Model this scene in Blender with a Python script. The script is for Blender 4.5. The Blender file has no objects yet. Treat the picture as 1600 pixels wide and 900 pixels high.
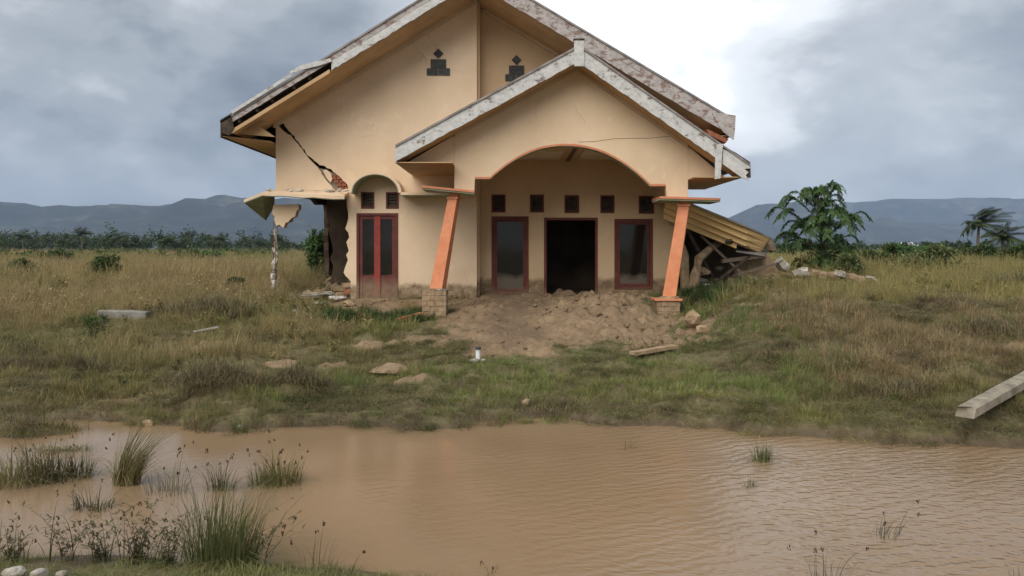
import bpy, bmesh, math, random
import numpy as np
from mathutils import Vector, Matrix, noise as mnoise
from mathutils.geometry import tessellate_polygon

R = math.radians
SC = bpy.context.scene
COL = SC.collection
# ------------------------------------------------------------------ camera
F = 1256.0          # focal length in photo pixels (1600 wide)
CZ = 2.0            # eye height above the water
HY = 390.0          # photo row of the horizon
cam_d = bpy.data.cameras.new('camera')
cam = bpy.data.objects.new('camera', cam_d)
COL.objects.link(cam)
cam_d.sensor_width = 36
cam_d.lens = 36 * F / 1600
cam_d.shift_y = -(450 - HY) / 1600
cam_d.clip_start = .05
cam_d.clip_end = 60000
cam.location = (0, 0, CZ)
cam.rotation_euler = (R(90), 0, 0)
SC.camera = cam
# ------------------------------------------------------------------ sky, sun, exposure
SUN_EL, SUN_AZ = 41, 205          # azimuth clockwise from +Y: behind the camera, to the left
SUN_STR, SUN_ANG = 1.5, 55
EXPOSURE = 1.2
SKY_GAIN = 1.0
SC.view_settings.view_transform = 'Standard'
SC.view_settings.look = 'None'
SC.view_settings.exposure = EXPOSURE
SC.view_settings.gamma = 1
SC.view_settings.use_curve_mapping = False
SC.cycles.volume_bounces = 1
SC.cycles.max_bounces = 8
SC.cycles.transparent_max_bounces = 16
SC.cycles.use_denoising = True

def sun_dir():
    e, a = R(SUN_EL), R(SUN_AZ)
    return Vector((math.cos(e) * math.sin(a), math.cos(e) * math.cos(a), math.sin(e)))

def build_world():
    w = bpy.data.worlds.new('World'); SC.world = w; w.use_nodes = True
    nt = w.node_tree; N = nt.nodes; L = nt.links
    N.clear()
    def nd(t, **k):
        n = N.new(t)
        for a, b in k.items(): setattr(n, a, b)
        return n
    def math_(op, a, b=None, c=None, clamp=False):
        n = nd('ShaderNodeMath', operation=op, use_clamp=clamp)
        for i, v in enumerate((a, b, c)):
            if v is None: continue
            if isinstance(v, (int, float)): n.inputs[i].default_value = v
            else: L.new(v, n.inputs[i])
        return n.outputs[0]
    def ramp(fac, stops, interp='LINEAR'):
        n = nd('ShaderNodeValToRGB'); cr = n.color_ramp; cr.interpolation = interp
        while len(cr.elements) < len(stops): cr.elements.new(.5)
        for e, (p, c) in zip(cr.elements, stops): e.position = p; e.color = (*c, 1)
        L.new(fac, n.inputs[0]); return n.outputs[0]
    def mix(f, a, b, mode='MIX'):
        n = nd('ShaderNodeMix', data_type='RGBA', blend_type=mode)
        for i, v in ((0, f), (6, a), (7, b)):
            if isinstance(v, (int, float)): n.inputs[i].default_value = v
            elif isinstance(v, tuple): n.inputs[i].default_value = (*v, 1)
            else: L.new(v, n.inputs[i])
        return n.outputs[2]
    tc = nd('ShaderNodeTexCoord')
    sep = nd('ShaderNodeSeparateXYZ'); L.new(tc.outputs['Generated'], sep.inputs[0])
    x, y, z = sep.outputs
    zz = math_('ADD', math_('MAXIMUM', z, 0.0), 0.55)
    cmb = nd('ShaderNodeCombineXYZ')
    L.new(math_('DIVIDE', x, zz), cmb.inputs[0]); L.new(math_('DIVIDE', y, zz), cmb.inputs[1])
    L.new(math_('MULTIPLY', z, 1.2), cmb.inputs[2])
    def noise(scale, detail, rough, dist=0., off=(0, 0, 0)):
        mp = nd('ShaderNodeMapping'); mp.inputs['Location'].default_value = off
        L.new(cmb.outputs[0], mp.inputs[0])
        n = nd('ShaderNodeTexNoise'); n.inputs['Scale'].default_value = scale
        n.inputs['Detail'].default_value = detail; n.inputs['Roughness'].default_value = rough
        n.inputs['Distortion'].default_value = dist
        L.new(mp.outputs[0], n.inputs[0]); return n.outputs[0]
    big = noise(1.7, 3, .5, .3, (3.1, 1.7, 0))
    mid = noise(4.2, 9, .58, .15, (8.2, 4.4, 0))
    fac = math_('ADD', math_('MULTIPLY', big, .45), math_('MULTIPLY', mid, .55))
    cloud = ramp(fac, [(.37, (.070, .077, .085)), (.45, (.118, .127, .136)), (.52, (.175, .184, .191)), (.62, (.28, .287, .292))], 'EASE')
    # overcast sky: the zenith is brighter than the horizon
    gz = ramp(z, [(0., (1.05, 1.05, 1.05)), (.10, (.98, .98, .98)), (.35, (1.25, 1.25, 1.25)), (1., (2.3, 2.3, 2.3))])
    cloud = mix(1., cloud, gz, 'MULTIPLY')
    # pale mist band over the hills
    hb = ramp(math_('ABSOLUTE', math_('SUBTRACT', z, .075)), [(0., (1, 1, 1)), (.06, (0, 0, 0))], 'EASE')
    cloud = mix(math_('MULTIPLY', hb, .40), cloud, (.190, .203, .214))
    # the thin place in the overcast where the cloud glows
    d0 = Vector((225, F, 395)).normalized()
    vm = nd('ShaderNodeVectorMath', operation='DOT_PRODUCT'); L.new(tc.outputs['Generated'], vm.inputs[0]); vm.inputs[1].default_value = d0
    wob = math_('MULTIPLY', math_('SUBTRACT', mid, .5), .07)
    g = ramp(math_('ADD', vm.outputs['Value'], wob), [(.925, (0, 0, 0)), (.965, (.16, .16, .16)), (.988, (.6, .6, .6)), (1., (1, 1, 1))], 'EASE')
    cloud = mix(g, cloud, (.85, .85, .85))
    g2 = ramp(vm.outputs['Value'], [(.86, (0, 0, 0)), (1., (1, 1, 1))], 'EASE')
    cloud = mix(math_('MULTIPLY', g2, .35), cloud, (.30, .315, .33))
    sky = nd('ShaderNodeTexSky', sky_type='NISHITA'); sky.sun_disc = False
    sky.sun_elevation = R(SUN_EL); sky.sun_rotation = R(SUN_AZ)
    skyc = mix(1., sky.outputs[0], (.1, .1, .1), 'MULTIPLY')
    out = mix(.93, skyc, cloud)
    bg = nd('ShaderNodeBackground'); bg.inputs[1].default_value = SKY_GAIN
    L.new(out, bg.inputs[0])
    wo = nd('ShaderNodeOutputWorld'); L.new(bg.outputs[0], wo.inputs[0])
build_world()
sl = bpy.data.lights.new('sun', 'SUN'); sl.energy = SUN_STR; sl.angle = R(SUN_ANG); sl.color = (1, .95, .87)
so = bpy.data.objects.new('sun', sl); COL.objects.link(so)
so.rotation_euler = sun_dir().to_track_quat('Z', 'Y').to_euler()

# ------------------------------------------------------------------ helpers
def P(x, y, Y):
    return ((x - 800) * Y / F, Y, CZ + (HY - y) * Y / F)
def px(x, Y): return (x - 800) * Y / F
def XZ(pts, Y):
    return [((x - 800) * Y / F, CZ + (HY - y) * Y / F) for x, y in pts]

class MB:
    def __init__(s): s.v = []; s.f = []
    def add(s, vs, fs):
        o = len(s.v); s.v += [tuple(v) for v in vs]; s.f += [tuple(i + o for i in f) for f in fs]; return s
    def prism(s, loops, Y0, Y1):
        """loops of (X,Z), first outer then holes, extruded along Y"""
        tri = tessellate_polygon([[Vector((a, b, 0)) for a, b in lp] for lp in loops])
        flat = [p for lp in loops for p in lp]; n = len(flat)
        vs = [(a, Y0, b) for a, b in flat] + [(a, Y1, b) for a, b in flat]
        fs = []
        for t in tri:
            a, b, c = [Vector(flat[i]) for i in t]
            t = tuple(t) if (b - a).cross(c - a) > 0 else tuple(reversed(t))
            fs.append(t); fs.append(tuple(i + n for i in reversed(t)))
        o = 0
        for lp in loops:
            m = len(lp)
            ar = sum(lp[i][0] * lp[(i + 1) % m][1] - lp[(i + 1) % m][0] * lp[i][1] for i in range(m))
            hole = o > 0
            for i in range(m):
                a, b = o + i, o + (i + 1) % m
                q = (a, a + n, b + n, b)
                if (ar > 0) == hole: q = q[::-1]
                fs.append(q)
            o += m
        return s.add(vs, fs)
    def hexa(s, p):
        """8 points: bottom 4 (ccw from above), top 4"""
        return s.add(p, [(3, 2, 1, 0), (4, 5, 6, 7), (0, 1, 5, 4), (1, 2, 6, 5), (2, 3, 7, 6), (3, 0, 4, 7)])
    def box(s, x0, x1, y0, y1, z0, z1):
        return s.hexa([(x0, y0, z0), (x1, y0, z0), (x1, y1, z0), (x0, y1, z0), (x0, y0, z1), (x1, y0, z1), (x1, y1, z1), (x0, y1, z1)])
    def obox(s, c, size, M):
        hx, hy, hz = [a / 2 for a in size]; c = Vector(c)
        pts = [(-hx, -hy, -hz), (hx, -hy, -hz), (hx, hy, -hz), (-hx, hy, -hz), (-hx, -hy, hz), (hx, -hy, hz), (hx, hy, hz), (-hx, hy, hz)]
        return s.hexa([c + M @ Vector(p) for p in pts])
    def beam(s, a, b, w, h, up=(0, 0, 1), w2=None, h2=None):
        a, b = Vector(a), Vector(b); d = (b - a).normalized()
        r = d.cross(Vector(up)).normalized(); u = r.cross(d)
        w2 = w2 or w; h2 = h2 or h
        p = []
        for q, ww, hh in ((a, w, h), (b, w2, h2)):
            p += [q - r * ww / 2 - u * hh / 2, q + r * ww / 2 - u * hh / 2, q + r * ww / 2 + u * hh / 2, q - r * ww / 2 + u * hh / 2]
        return s.add(p, [(0, 1, 2, 3), (7, 6, 5, 4), (0, 4, 5, 1), (1, 5, 6, 2), (2, 6, 7, 3), (3, 7, 4, 0)])
    def tube(s, pts, rad, n=7, cap=True):
        pts = [Vector(p) for p in pts]; rings = []
        for i, p in enumerate(pts):
            d = (pts[min(i + 1, len(pts) - 1)] - pts[max(i - 1, 0)]).normalized()
            a = Vector((0, 0, 1)) if abs(d.z) < .9 else Vector((1, 0, 0))
            r = d.cross(a).normalized(); u = r.cross(d)
            q = rad[i] if isinstance(rad, (list, tuple)) else rad
            rings.append([p + (r * math.cos(t) + u * math.sin(t)) * q for t in [2 * math.pi * k / n for k in range(n)]])
        vs = [v for rg in rings for v in rg]; fs = []
        for i in range(len(pts) - 1):
            for k in range(n):
                k2 = (k + 1) % n
                fs.append((i * n + k, i * n + k2, (i + 1) * n + k2, (i + 1) * n + k))
        if cap:
            fs.append(tuple(range(n))[::-1]); fs.append(tuple((len(pts) - 1) * n + k for k in range(n)))
        return s.add(vs, fs)
    def rock(s, c, size, seed, sub=2, rough=.35):
        bm = bmesh.new(); bmesh.ops.create_icosphere(bm, subdivisions=sub, radius=1)
        rn = random.Random(seed); off = Vector((rn.uniform(-50, 50), rn.uniform(-50, 50), rn.uniform(-50, 50)))
        M = Matrix.Rotation(rn.uniform(0, 6.3), 3, 'Z')
        vs = []
        for v in bm.verts:
            q = 1 + rough * mnoise.noise(v.co * 1.3 + off) + rough * .5 * mnoise.noise(v.co * 3.1 + off)
            w = M @ Vector((v.co.x * q * size[0], v.co.y * q * size[1], v.co.z * q * size[2]))
            vs.append(Vector(c) + w)
        fs = [tuple(v.index for v in f.verts) for f in bm.faces]; bm.free()
        return s.add(vs, fs)
    def build(s, name, mat, parent=None, smooth=False):
        me = bpy.data.meshes.new(name); me.from_pydata(s.v, [], s.f); me.update()
        me.materials.append(MAT[mat] if isinstance(mat, str) else mat)
        if smooth: me.polygons.foreach_set('use_smooth', [True] * len(me.polygons))
        o = bpy.data.objects.new(name, me); COL.objects.link(o)
        if parent: attach(o, parent)
        return o

def wmat(o):
    M = Matrix.LocRotScale(o.location, o.rotation_euler, o.scale)
    return wmat(o.parent) @ o.matrix_parent_inverse @ M if o.parent else M
def attach(o, p):
    o.parent = p; o.matrix_parent_inverse = wmat(p).inverted()
def tag(o, label, cat=None, group=None, kind=None):
    if label: o['label'] = label
    if cat: o['category'] = cat
    if group: o['group'] = group
    if kind: o['kind'] = kind
    return o
def empty(name, loc, label, cat, group=None):
    o = bpy.data.objects.new(name, None); COL.objects.link(o); o.location = loc; o.empty_display_size = .2
    return tag(o, label, cat, group, 'thing' if cat else None)
def lerp(a, b, t): return a + (b - a) * t
def bevel(o, w=.01, seg=1):
    m = o.modifiers.new('bevel', 'BEVEL'); m.width = w; m.segments = seg; m.limit_method = 'ANGLE'; return o

# value noise in numpy (for fields over the ground)
def vnoise(x, y, seed=0):
    x = np.asarray(x, float); y = np.asarray(y, float)
    xi = np.floor(x).astype(np.int64); yi = np.floor(y).astype(np.int64); xf = x - xi; yf = y - yi
    def hsh(a, b):
        n = (a * 374761393 + b * 668265263 + seed * 974634777) & 0x7fffffff
        n = ((n ^ (n >> 13)) * 1274126177) & 0x7fffffff
        return ((n ^ (n >> 16)) & 0xffff) / 65535.
    u = xf * xf * (3 - 2 * xf); v = yf * yf * (3 - 2 * yf)
    return (hsh(xi, yi) * (1 - u) + hsh(xi + 1, yi) * u) * (1 - v) + (hsh(xi, yi + 1) * (1 - u) + hsh(xi + 1, yi + 1) * u) * v
def fbm(x, y, seed=0, oct=4):
    s = 0; a = .5; t = 0
    for i in range(oct):
        s = s + a * vnoise(np.asarray(x) * 2 ** i, np.asarray(y) * 2 ** i, seed + i * 17); t += a; a *= .5
    return s / t
def sstep(a, b, x):
    t = np.clip((np.asarray(x, float) - a) / (np.asarray(b, float) - a), 0, 1); return t * t * (3 - 2 * t)

# ------------------------------------------------------------------ materials
MAT = {}
class NT:
    def __init__(s, name):
        m = bpy.data.materials.new(name); m.use_nodes = True; s.m = m; s.t = m.node_tree; s.N = s.t.nodes; s.L = s.t.links
        s.b = s.N['Principled BSDF']; s.out = s.N['Material Output']
        s.geo = s.N.new('ShaderNodeNewGeometry'); s.tc = s.N.new('ShaderNodeTexCoord'); MAT[name] = m
    def put(s, v, sock):
        if isinstance(v, (int, float)): sock.default_value = v
        elif isinstance(v, tuple): sock.default_value = (*v, 1) if len(sock.default_value) == 4 and len(v) == 3 else v
        else: s.L.new(v, sock)
    def math(s, op, a, b=None, clamp=False):
        n = s.N.new('ShaderNodeMath'); n.operation = op; n.use_clamp = clamp
        s.put(a, n.inputs[0])
        if b is not None: s.put(b, n.inputs[1])
        return n.outputs[0]
    def noise(s, scale, detail=5, rough=.55, stretch=(1, 1, 1), off=(0, 0, 0), dist=0, src=None):
        mp = s.N.new('ShaderNodeMapping'); mp.inputs['Scale'].default_value = stretch; mp.inputs['Location'].default_value = off
        s.L.new(src or s.tc.outputs['Object'], mp.inputs[0])
        n = s.N.new('ShaderNodeTexNoise'); n.inputs['Scale'].default_value = scale; n.inputs['Detail'].default_value = detail
        n.inputs['Roughness'].default_value = rough; n.inputs['Distortion'].default_value = dist
        s.L.new(mp.outputs[0], n.inputs[0]); return n.outputs[0]
    def ramp(s, fac, stops, interp='LINEAR'):
        n = s.N.new('ShaderNodeValToRGB'); cr = n.color_ramp; cr.interpolation = interp
        while len(cr.elements) < len(stops): cr.elements.new(.5)
        for e, (p, c) in zip(cr.elements, stops):
            e.position = p; e.color = (*c, 1) if isinstance(c, tuple) else (c, c, c, 1)
        s.put(fac, n.inputs[0]); return n.outputs[0]
    def mix(s, f, a, b, mode='MIX'):
        n = s.N.new('ShaderNodeMix'); n.data_type = 'RGBA'; n.blend_type = mode
        s.put(f, n.inputs[0]); s.put(a, n.inputs[6]); s.put(b, n.inputs[7]); return n.outputs[2]
    def bump(s, h, strength=.3, dist=.02, prev=None):
        n = s.N.new('ShaderNodeBump'); n.inputs['Strength'].default_value = strength; n.inputs['Distance'].default_value = dist
        s.L.new(h, n.inputs['Height'])
        if prev: s.L.new(prev, n.inputs['Normal'])
        s.L.new(n.outputs[0], s.b.inputs['Normal']); return n.outputs[0]
    def sep(s):
        n = s.N.new('ShaderNodeSeparateXYZ'); s.L.new(s.geo.outputs['Position'], n.inputs[0]); return n.outputs
    def fin(s, col, rough=.8, spec=.3):
        s.put(col, s.b.inputs['Base Color']); s.put(rough, s.b.inputs['Roughness']); s.b.inputs['Specular IOR Level'].default_value = spec
        return s.m

def simple(name, c1, c2, scale=4, rough=.8, bump=.3, bscale=30, bd=.01, stretch=(1, 1, 1), lo=.35, hi=.65, spec=.25):
    n = NT(name); f = n.noise(scale, 7, .6, stretch)
    n.bump(n.noise(bscale, 5, .6, stretch), bump, bd)
    return n.fin(n.ramp(f, [(lo, c1), (hi, c2)]), rough, spec)

def wall_paint(name, c, c2, mud_z=1.25, mud_h=.25):
    n = NT(name); x, y, z = n.sep()
    big = n.noise(.9, 5, .6); strk = n.noise(1.3, 7, .65, (2.2, 2.2, .45), dist=.4); fine = n.noise(14, 6, .7)
    col = n.ramp(big, [(.3, c2), (.65, c)])
    col = n.mix(n.ramp(strk, [(.56, 0.), (.80, .28)]), col, tuple(q * .72 for q in c))
    pat = n.noise(1.6, 8, .7, off=(7, 3, 1)); col = n.mix(n.ramp(pat, [(.58, 0.), (.63, .30)]), col, tuple(min(1, q * 1.12 + .03) for q in c))
    col = n.mix(n.ramp(fine, [(.62, 0.), (.78, .45)]), col, tuple(q * .8 for q in c))
    vo = n.N.new('ShaderNodeTexVoronoi'); vo.feature = 'DISTANCE_TO_EDGE'; vo.inputs['Scale'].default_value = .8
    dv = n.N.new('ShaderNodeVectorMath'); dv.operation = 'ADD'; sc_ = n.N.new('ShaderNodeVectorMath'); sc_.operation = 'SCALE'; sc_.inputs['Scale'].default_value = .5
    nz = n.N.new('ShaderNodeTexNoise'); nz.inputs['Scale'].default_value = 2.; nz.inputs['Detail'].default_value = 6
    n.L.new(n.tc.outputs['Object'], nz.inputs[0]); n.L.new(nz.outputs['Color'], sc_.inputs[0]); n.L.new(n.tc.outputs['Object'], dv.inputs[0]); n.L.new(sc_.outputs[0], dv.inputs[1]); n.L.new(dv.outputs[0], vo.inputs['Vector'])
    hair = n.math('MULTIPLY', n.ramp(vo.outputs['Distance'], [(.004, 1.), (.012, 0.)]), n.ramp(n.noise(.7, 3, .5, off=(4, 4, 4)), [(.58, 0.), (.68, .22)]))
    col = n.mix(hair, col, (.16, .11, .07))
    edge = n.math('ADD', n.math('MULTIPLY', n.noise(2.5, 6, .65), mud_h * 2.2), mud_z - mud_h * 1.1)
    m = n.math('MULTIPLY', n.math('SUBTRACT', edge, z), 1 / .12, True)
    m = n.math('MULTIPLY', m, n.ramp(n.noise(6, 5, .7), [(.3, .45), (.6, .95)]), True)
    mud = n.ramp(n.noise(9, 6, .7), [(.3, (.085, .055, .032)), (.7, (.20, .135, .08))])
    col = n.mix(m, col, mud)
    # splash haze of thin dust a little above the mud line
    m2 = n.math('MULTIPLY', n.math('SUBTRACT', n.math('ADD', edge, .45), z), .8, True)
    col = n.mix(n.math('MULTIPLY', m2, .35), col, (.26, .18, .10))
    n.bump(n.noise(45, 5, .6), .25, .006)
    return n.fin(col, .85, .2)
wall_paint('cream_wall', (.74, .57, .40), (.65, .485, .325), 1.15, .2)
wall_paint('cream_shaded', (.62, .445, .275), (.55, .39, .235), 1.27, .18)  # same cream paint made darker, shade of recess and porch put into its colour
wall_paint('cream_porch', (.73, .56, .385), (.64, .475, .31), -5, .1)
simple('soffit_board', (.42, .27, .14), (.56, .37, .20), 1.2, .75, .1, 20, .005)
simple('soffit_trim', (.50, .37, .24), (.60, .45, .30), 2, .7, .1, 20, .005)
simple('green_plaster', (.27, .31, .20), (.38, .40, .28), 2.5, .8, .2, 30, .006)
simple('ceiling_paint', (.62, .52, .40), (.74, .64, .50), 1.5, .8, .1, 20, .004)
simple('pink_trim', (.52, .19, .10), (.60, .25, .14), 6, .6, .1, 30, .004)
simple('dark_vent', (.035, .037, .038), (.085, .085, .08), 14, .7, .4, 50, .01)
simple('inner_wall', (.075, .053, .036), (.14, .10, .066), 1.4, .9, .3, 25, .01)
simple('brick_red', (.22, .075, .04), (.33, .13, .075), 12, .9, .5, 60, .008)
simple('mortar', (.22, .18, .14), (.33, .28, .22), 9, .95, .7, 40, .02)
simple('rubble_plaster', (.35, .31, .26), (.62, .58, .52), 6, .9, .5, 30, .01)
simple('white_rubble', (.20, .17, .13), (.52, .48, .42), 5, .9, .6, 25, .015)
simple('stone_face', (.23, .155, .09), (.38, .27, .165), 7, .9, .6, 45, .01)
simple('concrete', (.16, .15, .13), (.29, .275, .245), 5, .9, .6, 35, .01, lo=.3, hi=.7)
simple('weathered_pole', (.17, .145, .105), (.34, .295, .225), 6, .9, .6, 30, .01, (1, 1, 1))
simple('old_wood', (.10, .072, .05), (.22, .165, .12), 6, .9, .6, 40, .01, (6, 1, 6))
simple('dark_wood', (.035, .026, .02), (.09, .068, .05), 6, .9, .6, 40, .01)
simple('roof_metal', (.16, .13, .12), (.30, .27, .25), 3, .6, .2, 20, .01)
simple('yellow_board', (.70, .46, .19), (.80, .55, .26), 2, .7, .15, 30, .005, lo=.3, hi=.7)
simple('plastic_white', (.62, .64, .66), (.75, .76, .77), 8, .45, .05, 30, .002)
simple('plastic_dark', (.05, .055, .06), (.09, .095, .1), 8, .5, .05, 30, .002)
simple('bark', (.10, .08, .06), (.20, .165, .125), 12, .9, .8, 40, .02, (3, 3, 1))
simple('rust_steel', (.10, .05, .03), (.20, .09, .05), 20, .7, .3, 60, .004)
simple('floor_mud', (.12, .085, .055), (.20, .145, .095), 3, .95, .6, 18, .03)
simple('clod', (.20, .135, .08), (.34, .24, .15), 3, .95, .8, 22, .03)

def muddy_paint(name, c1, c2, mz):
    n = NT(name); x, y, z = n.sep()
    col = n.ramp(n.noise(5, 6, .6), [(.35, c1), (.65, c2)])
    m = n.math('MULTIPLY', n.math('SUBTRACT', n.math('ADD', mz, n.math('MULTIPLY', n.noise(3, 5, .6), .3)), z), 4., True)
    col = n.mix(n.math('MULTIPLY', m, n.ramp(n.noise(9, 5, .65), [(.3, .45), (.65, .95)])), col, (.21, .145, .09))
    n.bump(n.noise(40, 5, .6), .15, .004); n.fin(col, .6, .3)
def worn_paint(name, c1, c2, mz):
    muddy_paint(name, c1, c2, mz); n = MAT[name].node_tree; b = n.nodes['Principled BSDF']; ln = b.inputs['Base Color'].links[0]; src = ln.from_socket
    nz = n.nodes.new('ShaderNodeTexNoise'); nz.inputs['Scale'].default_value = 7; nz.inputs['Detail'].default_value = 9; nz.inputs['Roughness'].default_value = .7
    rp = n.nodes.new('ShaderNodeValToRGB'); rp.color_ramp.elements[0].position = .60; rp.color_ramp.elements[0].color = (0, 0, 0, 1); rp.color_ramp.elements[1].position = .66; rp.color_ramp.elements[1].color = (.55, .55, .55, 1)
    mx = n.nodes.new('ShaderNodeMix'); mx.data_type = 'RGBA'; mx.inputs[7].default_value = (.42, .24, .15, 1)
    n.links.new([q for q in n.nodes if q.type == 'TEX_COORD'][0].outputs['Object'], nz.inputs[0])
    n.links.new(nz.outputs[0], rp.inputs[0]); n.links.new(rp.outputs[0], mx.inputs[0]); n.links.new(src, mx.inputs[6]); n.links.new(mx.outputs[2], b.inputs['Base Color'])
worn_paint('orange_paint', (.58, .205, .095), (.68, .27, .135), .70)
muddy_paint('red_frame', (.095, .026, .018), (.15, .040, .027), .85)
muddy_paint('red_door', (.085, .022, .017), (.14, .033, .024), 1.15)
muddy_paint('red_stile', (.20, .030, .024), (.28, .045, .032), 1.10)

def white_weathered(name, white, bare, amount):
    n = NT(name); x, y, z = n.sep()
    p = n.noise(5.5, 8, .68, (1, 1, 1)); g = n.noise(3.0, 6, .6, (1.3, 1.3, 6))
    peel = n.ramp(n.math('ADD', n.math('MULTIPLY', p, .65), n.math('MULTIPLY', g, .35)), [(amount - .03, 1.), (amount + .03, 0.)])
    c = n.mix(peel, n.ramp(n.noise(8, 6, .65), [(.3, tuple(q * .68 for q in white)), (.65, white)]), n.ramp(n.noise(20, 4, .6, (1, 1, 5)), [(.3, bare), (.7, tuple(q * 2 for q in bare))]))
    n.bump(peel, -.5, .006)
    return n.fin(c, .8, .2)
white_weathered('white_board', (.60, .59, .57), (.14, .115, .10), .42)
white_weathered('worn_board', (.46, .42, .40), (.15, .105, .088), .465)

def glass(name, dust):
    n = NT(name); N, L = n.N, n.L
    tr = N.new('ShaderNodeBsdfTransparent'); tr.inputs[0].default_value = (.42, .45, .45, 1)
    gl = N.new('ShaderNodeBsdfGlossy'); gl.inputs['Roughness'].default_value = .06; gl.inputs[0].default_value = (.9, .9, .9, 1)
    fr = N.new('ShaderNodeFresnel'); fr.inputs[0].default_value = 1.5
    m1 = N.new('ShaderNodeMixShader'); L.new(n.math('MULTIPLY', fr.outputs[0], .9), m1.inputs[0]); L.new(tr.outputs[0], m1.inputs[1]); L.new(gl.outputs[0], m1.inputs[2])
    df = N.new('ShaderNodeBsdfDiffuse'); df.inputs[0].default_value = (.20, .165, .13, 1)
    x, y, z = n.sep()
    low = n.math('MULTIPLY', n.math('SUBTRACT', n.math('ADD', 1.22, n.math('MULTIPLY', n.noise(4, 5, .6), .3)), z), 6, True)
    f = n.math('ADD', n.math('MULTIPLY', low, .6), n.ramp(n.noise(5, 6, .65), [(.35, dust * .5), (.7, dust * 1.6)]), True)
    m2 = N.new('ShaderNodeMixShader'); L.new(f, m2.inputs[0]); L.new(m1.outputs[0], m2.inputs[1]); L.new(df.outputs[0], m2.inputs[2])
    L.new(m2.outputs[0], n.out.inputs[0])
glass('dusty_glass', .05)

def leaf_mat(name, c1, c2, scale=1.5, trans=.3, rough=.55, src='Object'):
    """foliage: hue varies from clump to clump and from leaf to leaf"""
    n = NT(name)
    a = n.N.new('ShaderNodeAttribute'); a.attribute_name = 'var'
    f = n.math('ADD', n.math('MULTIPLY', n.noise(scale, 3, .5), .6), n.math('MULTIPLY', a.outputs['Fac'], .4))
    c = n.ramp(f, [(.3, c1), (.7, c2)])
    n.fin(c, rough, .25)
    t = n.N.new('ShaderNodeBsdfTranslucent'); n.L.new(c, t.inputs[0])
    m = n.N.new('ShaderNodeMixShader'); m.inputs[0].default_value = trans
    n.L.new(n.b.outputs[0], m.inputs[1]); n.L.new(t.outputs[0], m.inputs[2]); n.L.new(m.outputs[0], n.out.inputs[0])
leaf_mat('leaf_tree', (.048, .092, .032), (.125, .215, .070), 1.2)
leaf_mat('leaf_bush', (.035, .060, .018), (.095, .135, .040), 1.6)
leaf_mat('leaf_pale', (.08, .11, .035), (.22, .25, .11), 1.8)
leaf_mat('leaf_far', (.026, .044, .016), (.070, .095, .034), .25)
leaf_mat('leaf_palm', (.035, .052, .022), (.085, .105, .045), 1.0)
leaf_mat('twig_brown', (.10, .075, .042), (.26, .20, .11), 2.0, .1)
leaf_mat('sedge_green', (.07, .085, .028), (.17, .175, .065), 3.)
leaf_mat('sedge_straw', (.12, .105, .04), (.26, .22, .10), 3.)
leaf_mat('sedge_dark', (.055, .055, .026), (.15, .13, .06), 3.)
leaf_mat('seed_brown', (.06, .035, .022), (.14, .085, .05), 8., .1)

def grass_mat():
    n = NT('grass_blades')
    ti = n.N.new('ShaderNodeAttribute'); ti.attribute_type = 'INSTANCER'; ti.attribute_name = 'tint'
    a = n.N.new('ShaderNodeAttribute'); a.attribute_name = 'var'
    v = n.ramp(a.outputs['Fac'], [(0., .6), (1., 1.4)])
    c = n.mix(1., ti.outputs['Color'], v, 'MULTIPLY')
    # a share of the blades in every clump has dried to straw
    c = n.mix(n.ramp(a.outputs['Fac'], [(.80, 0.), (.86, .6)]), c, (.24, .185, .09))
    n.fin(c, .6, .2)
    t = n.N.new('ShaderNodeBsdfTranslucent'); n.L.new(c, t.inputs[0])
    m = n.N.new('ShaderNodeMixShader'); m.inputs[0].default_value = .3
    n.L.new(n.b.outputs[0], m.inputs[1]); n.L.new(t.outputs[0], m.inputs[2]); n.L.new(m.outputs[0], n.out.inputs[0])
grass_mat()

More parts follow.
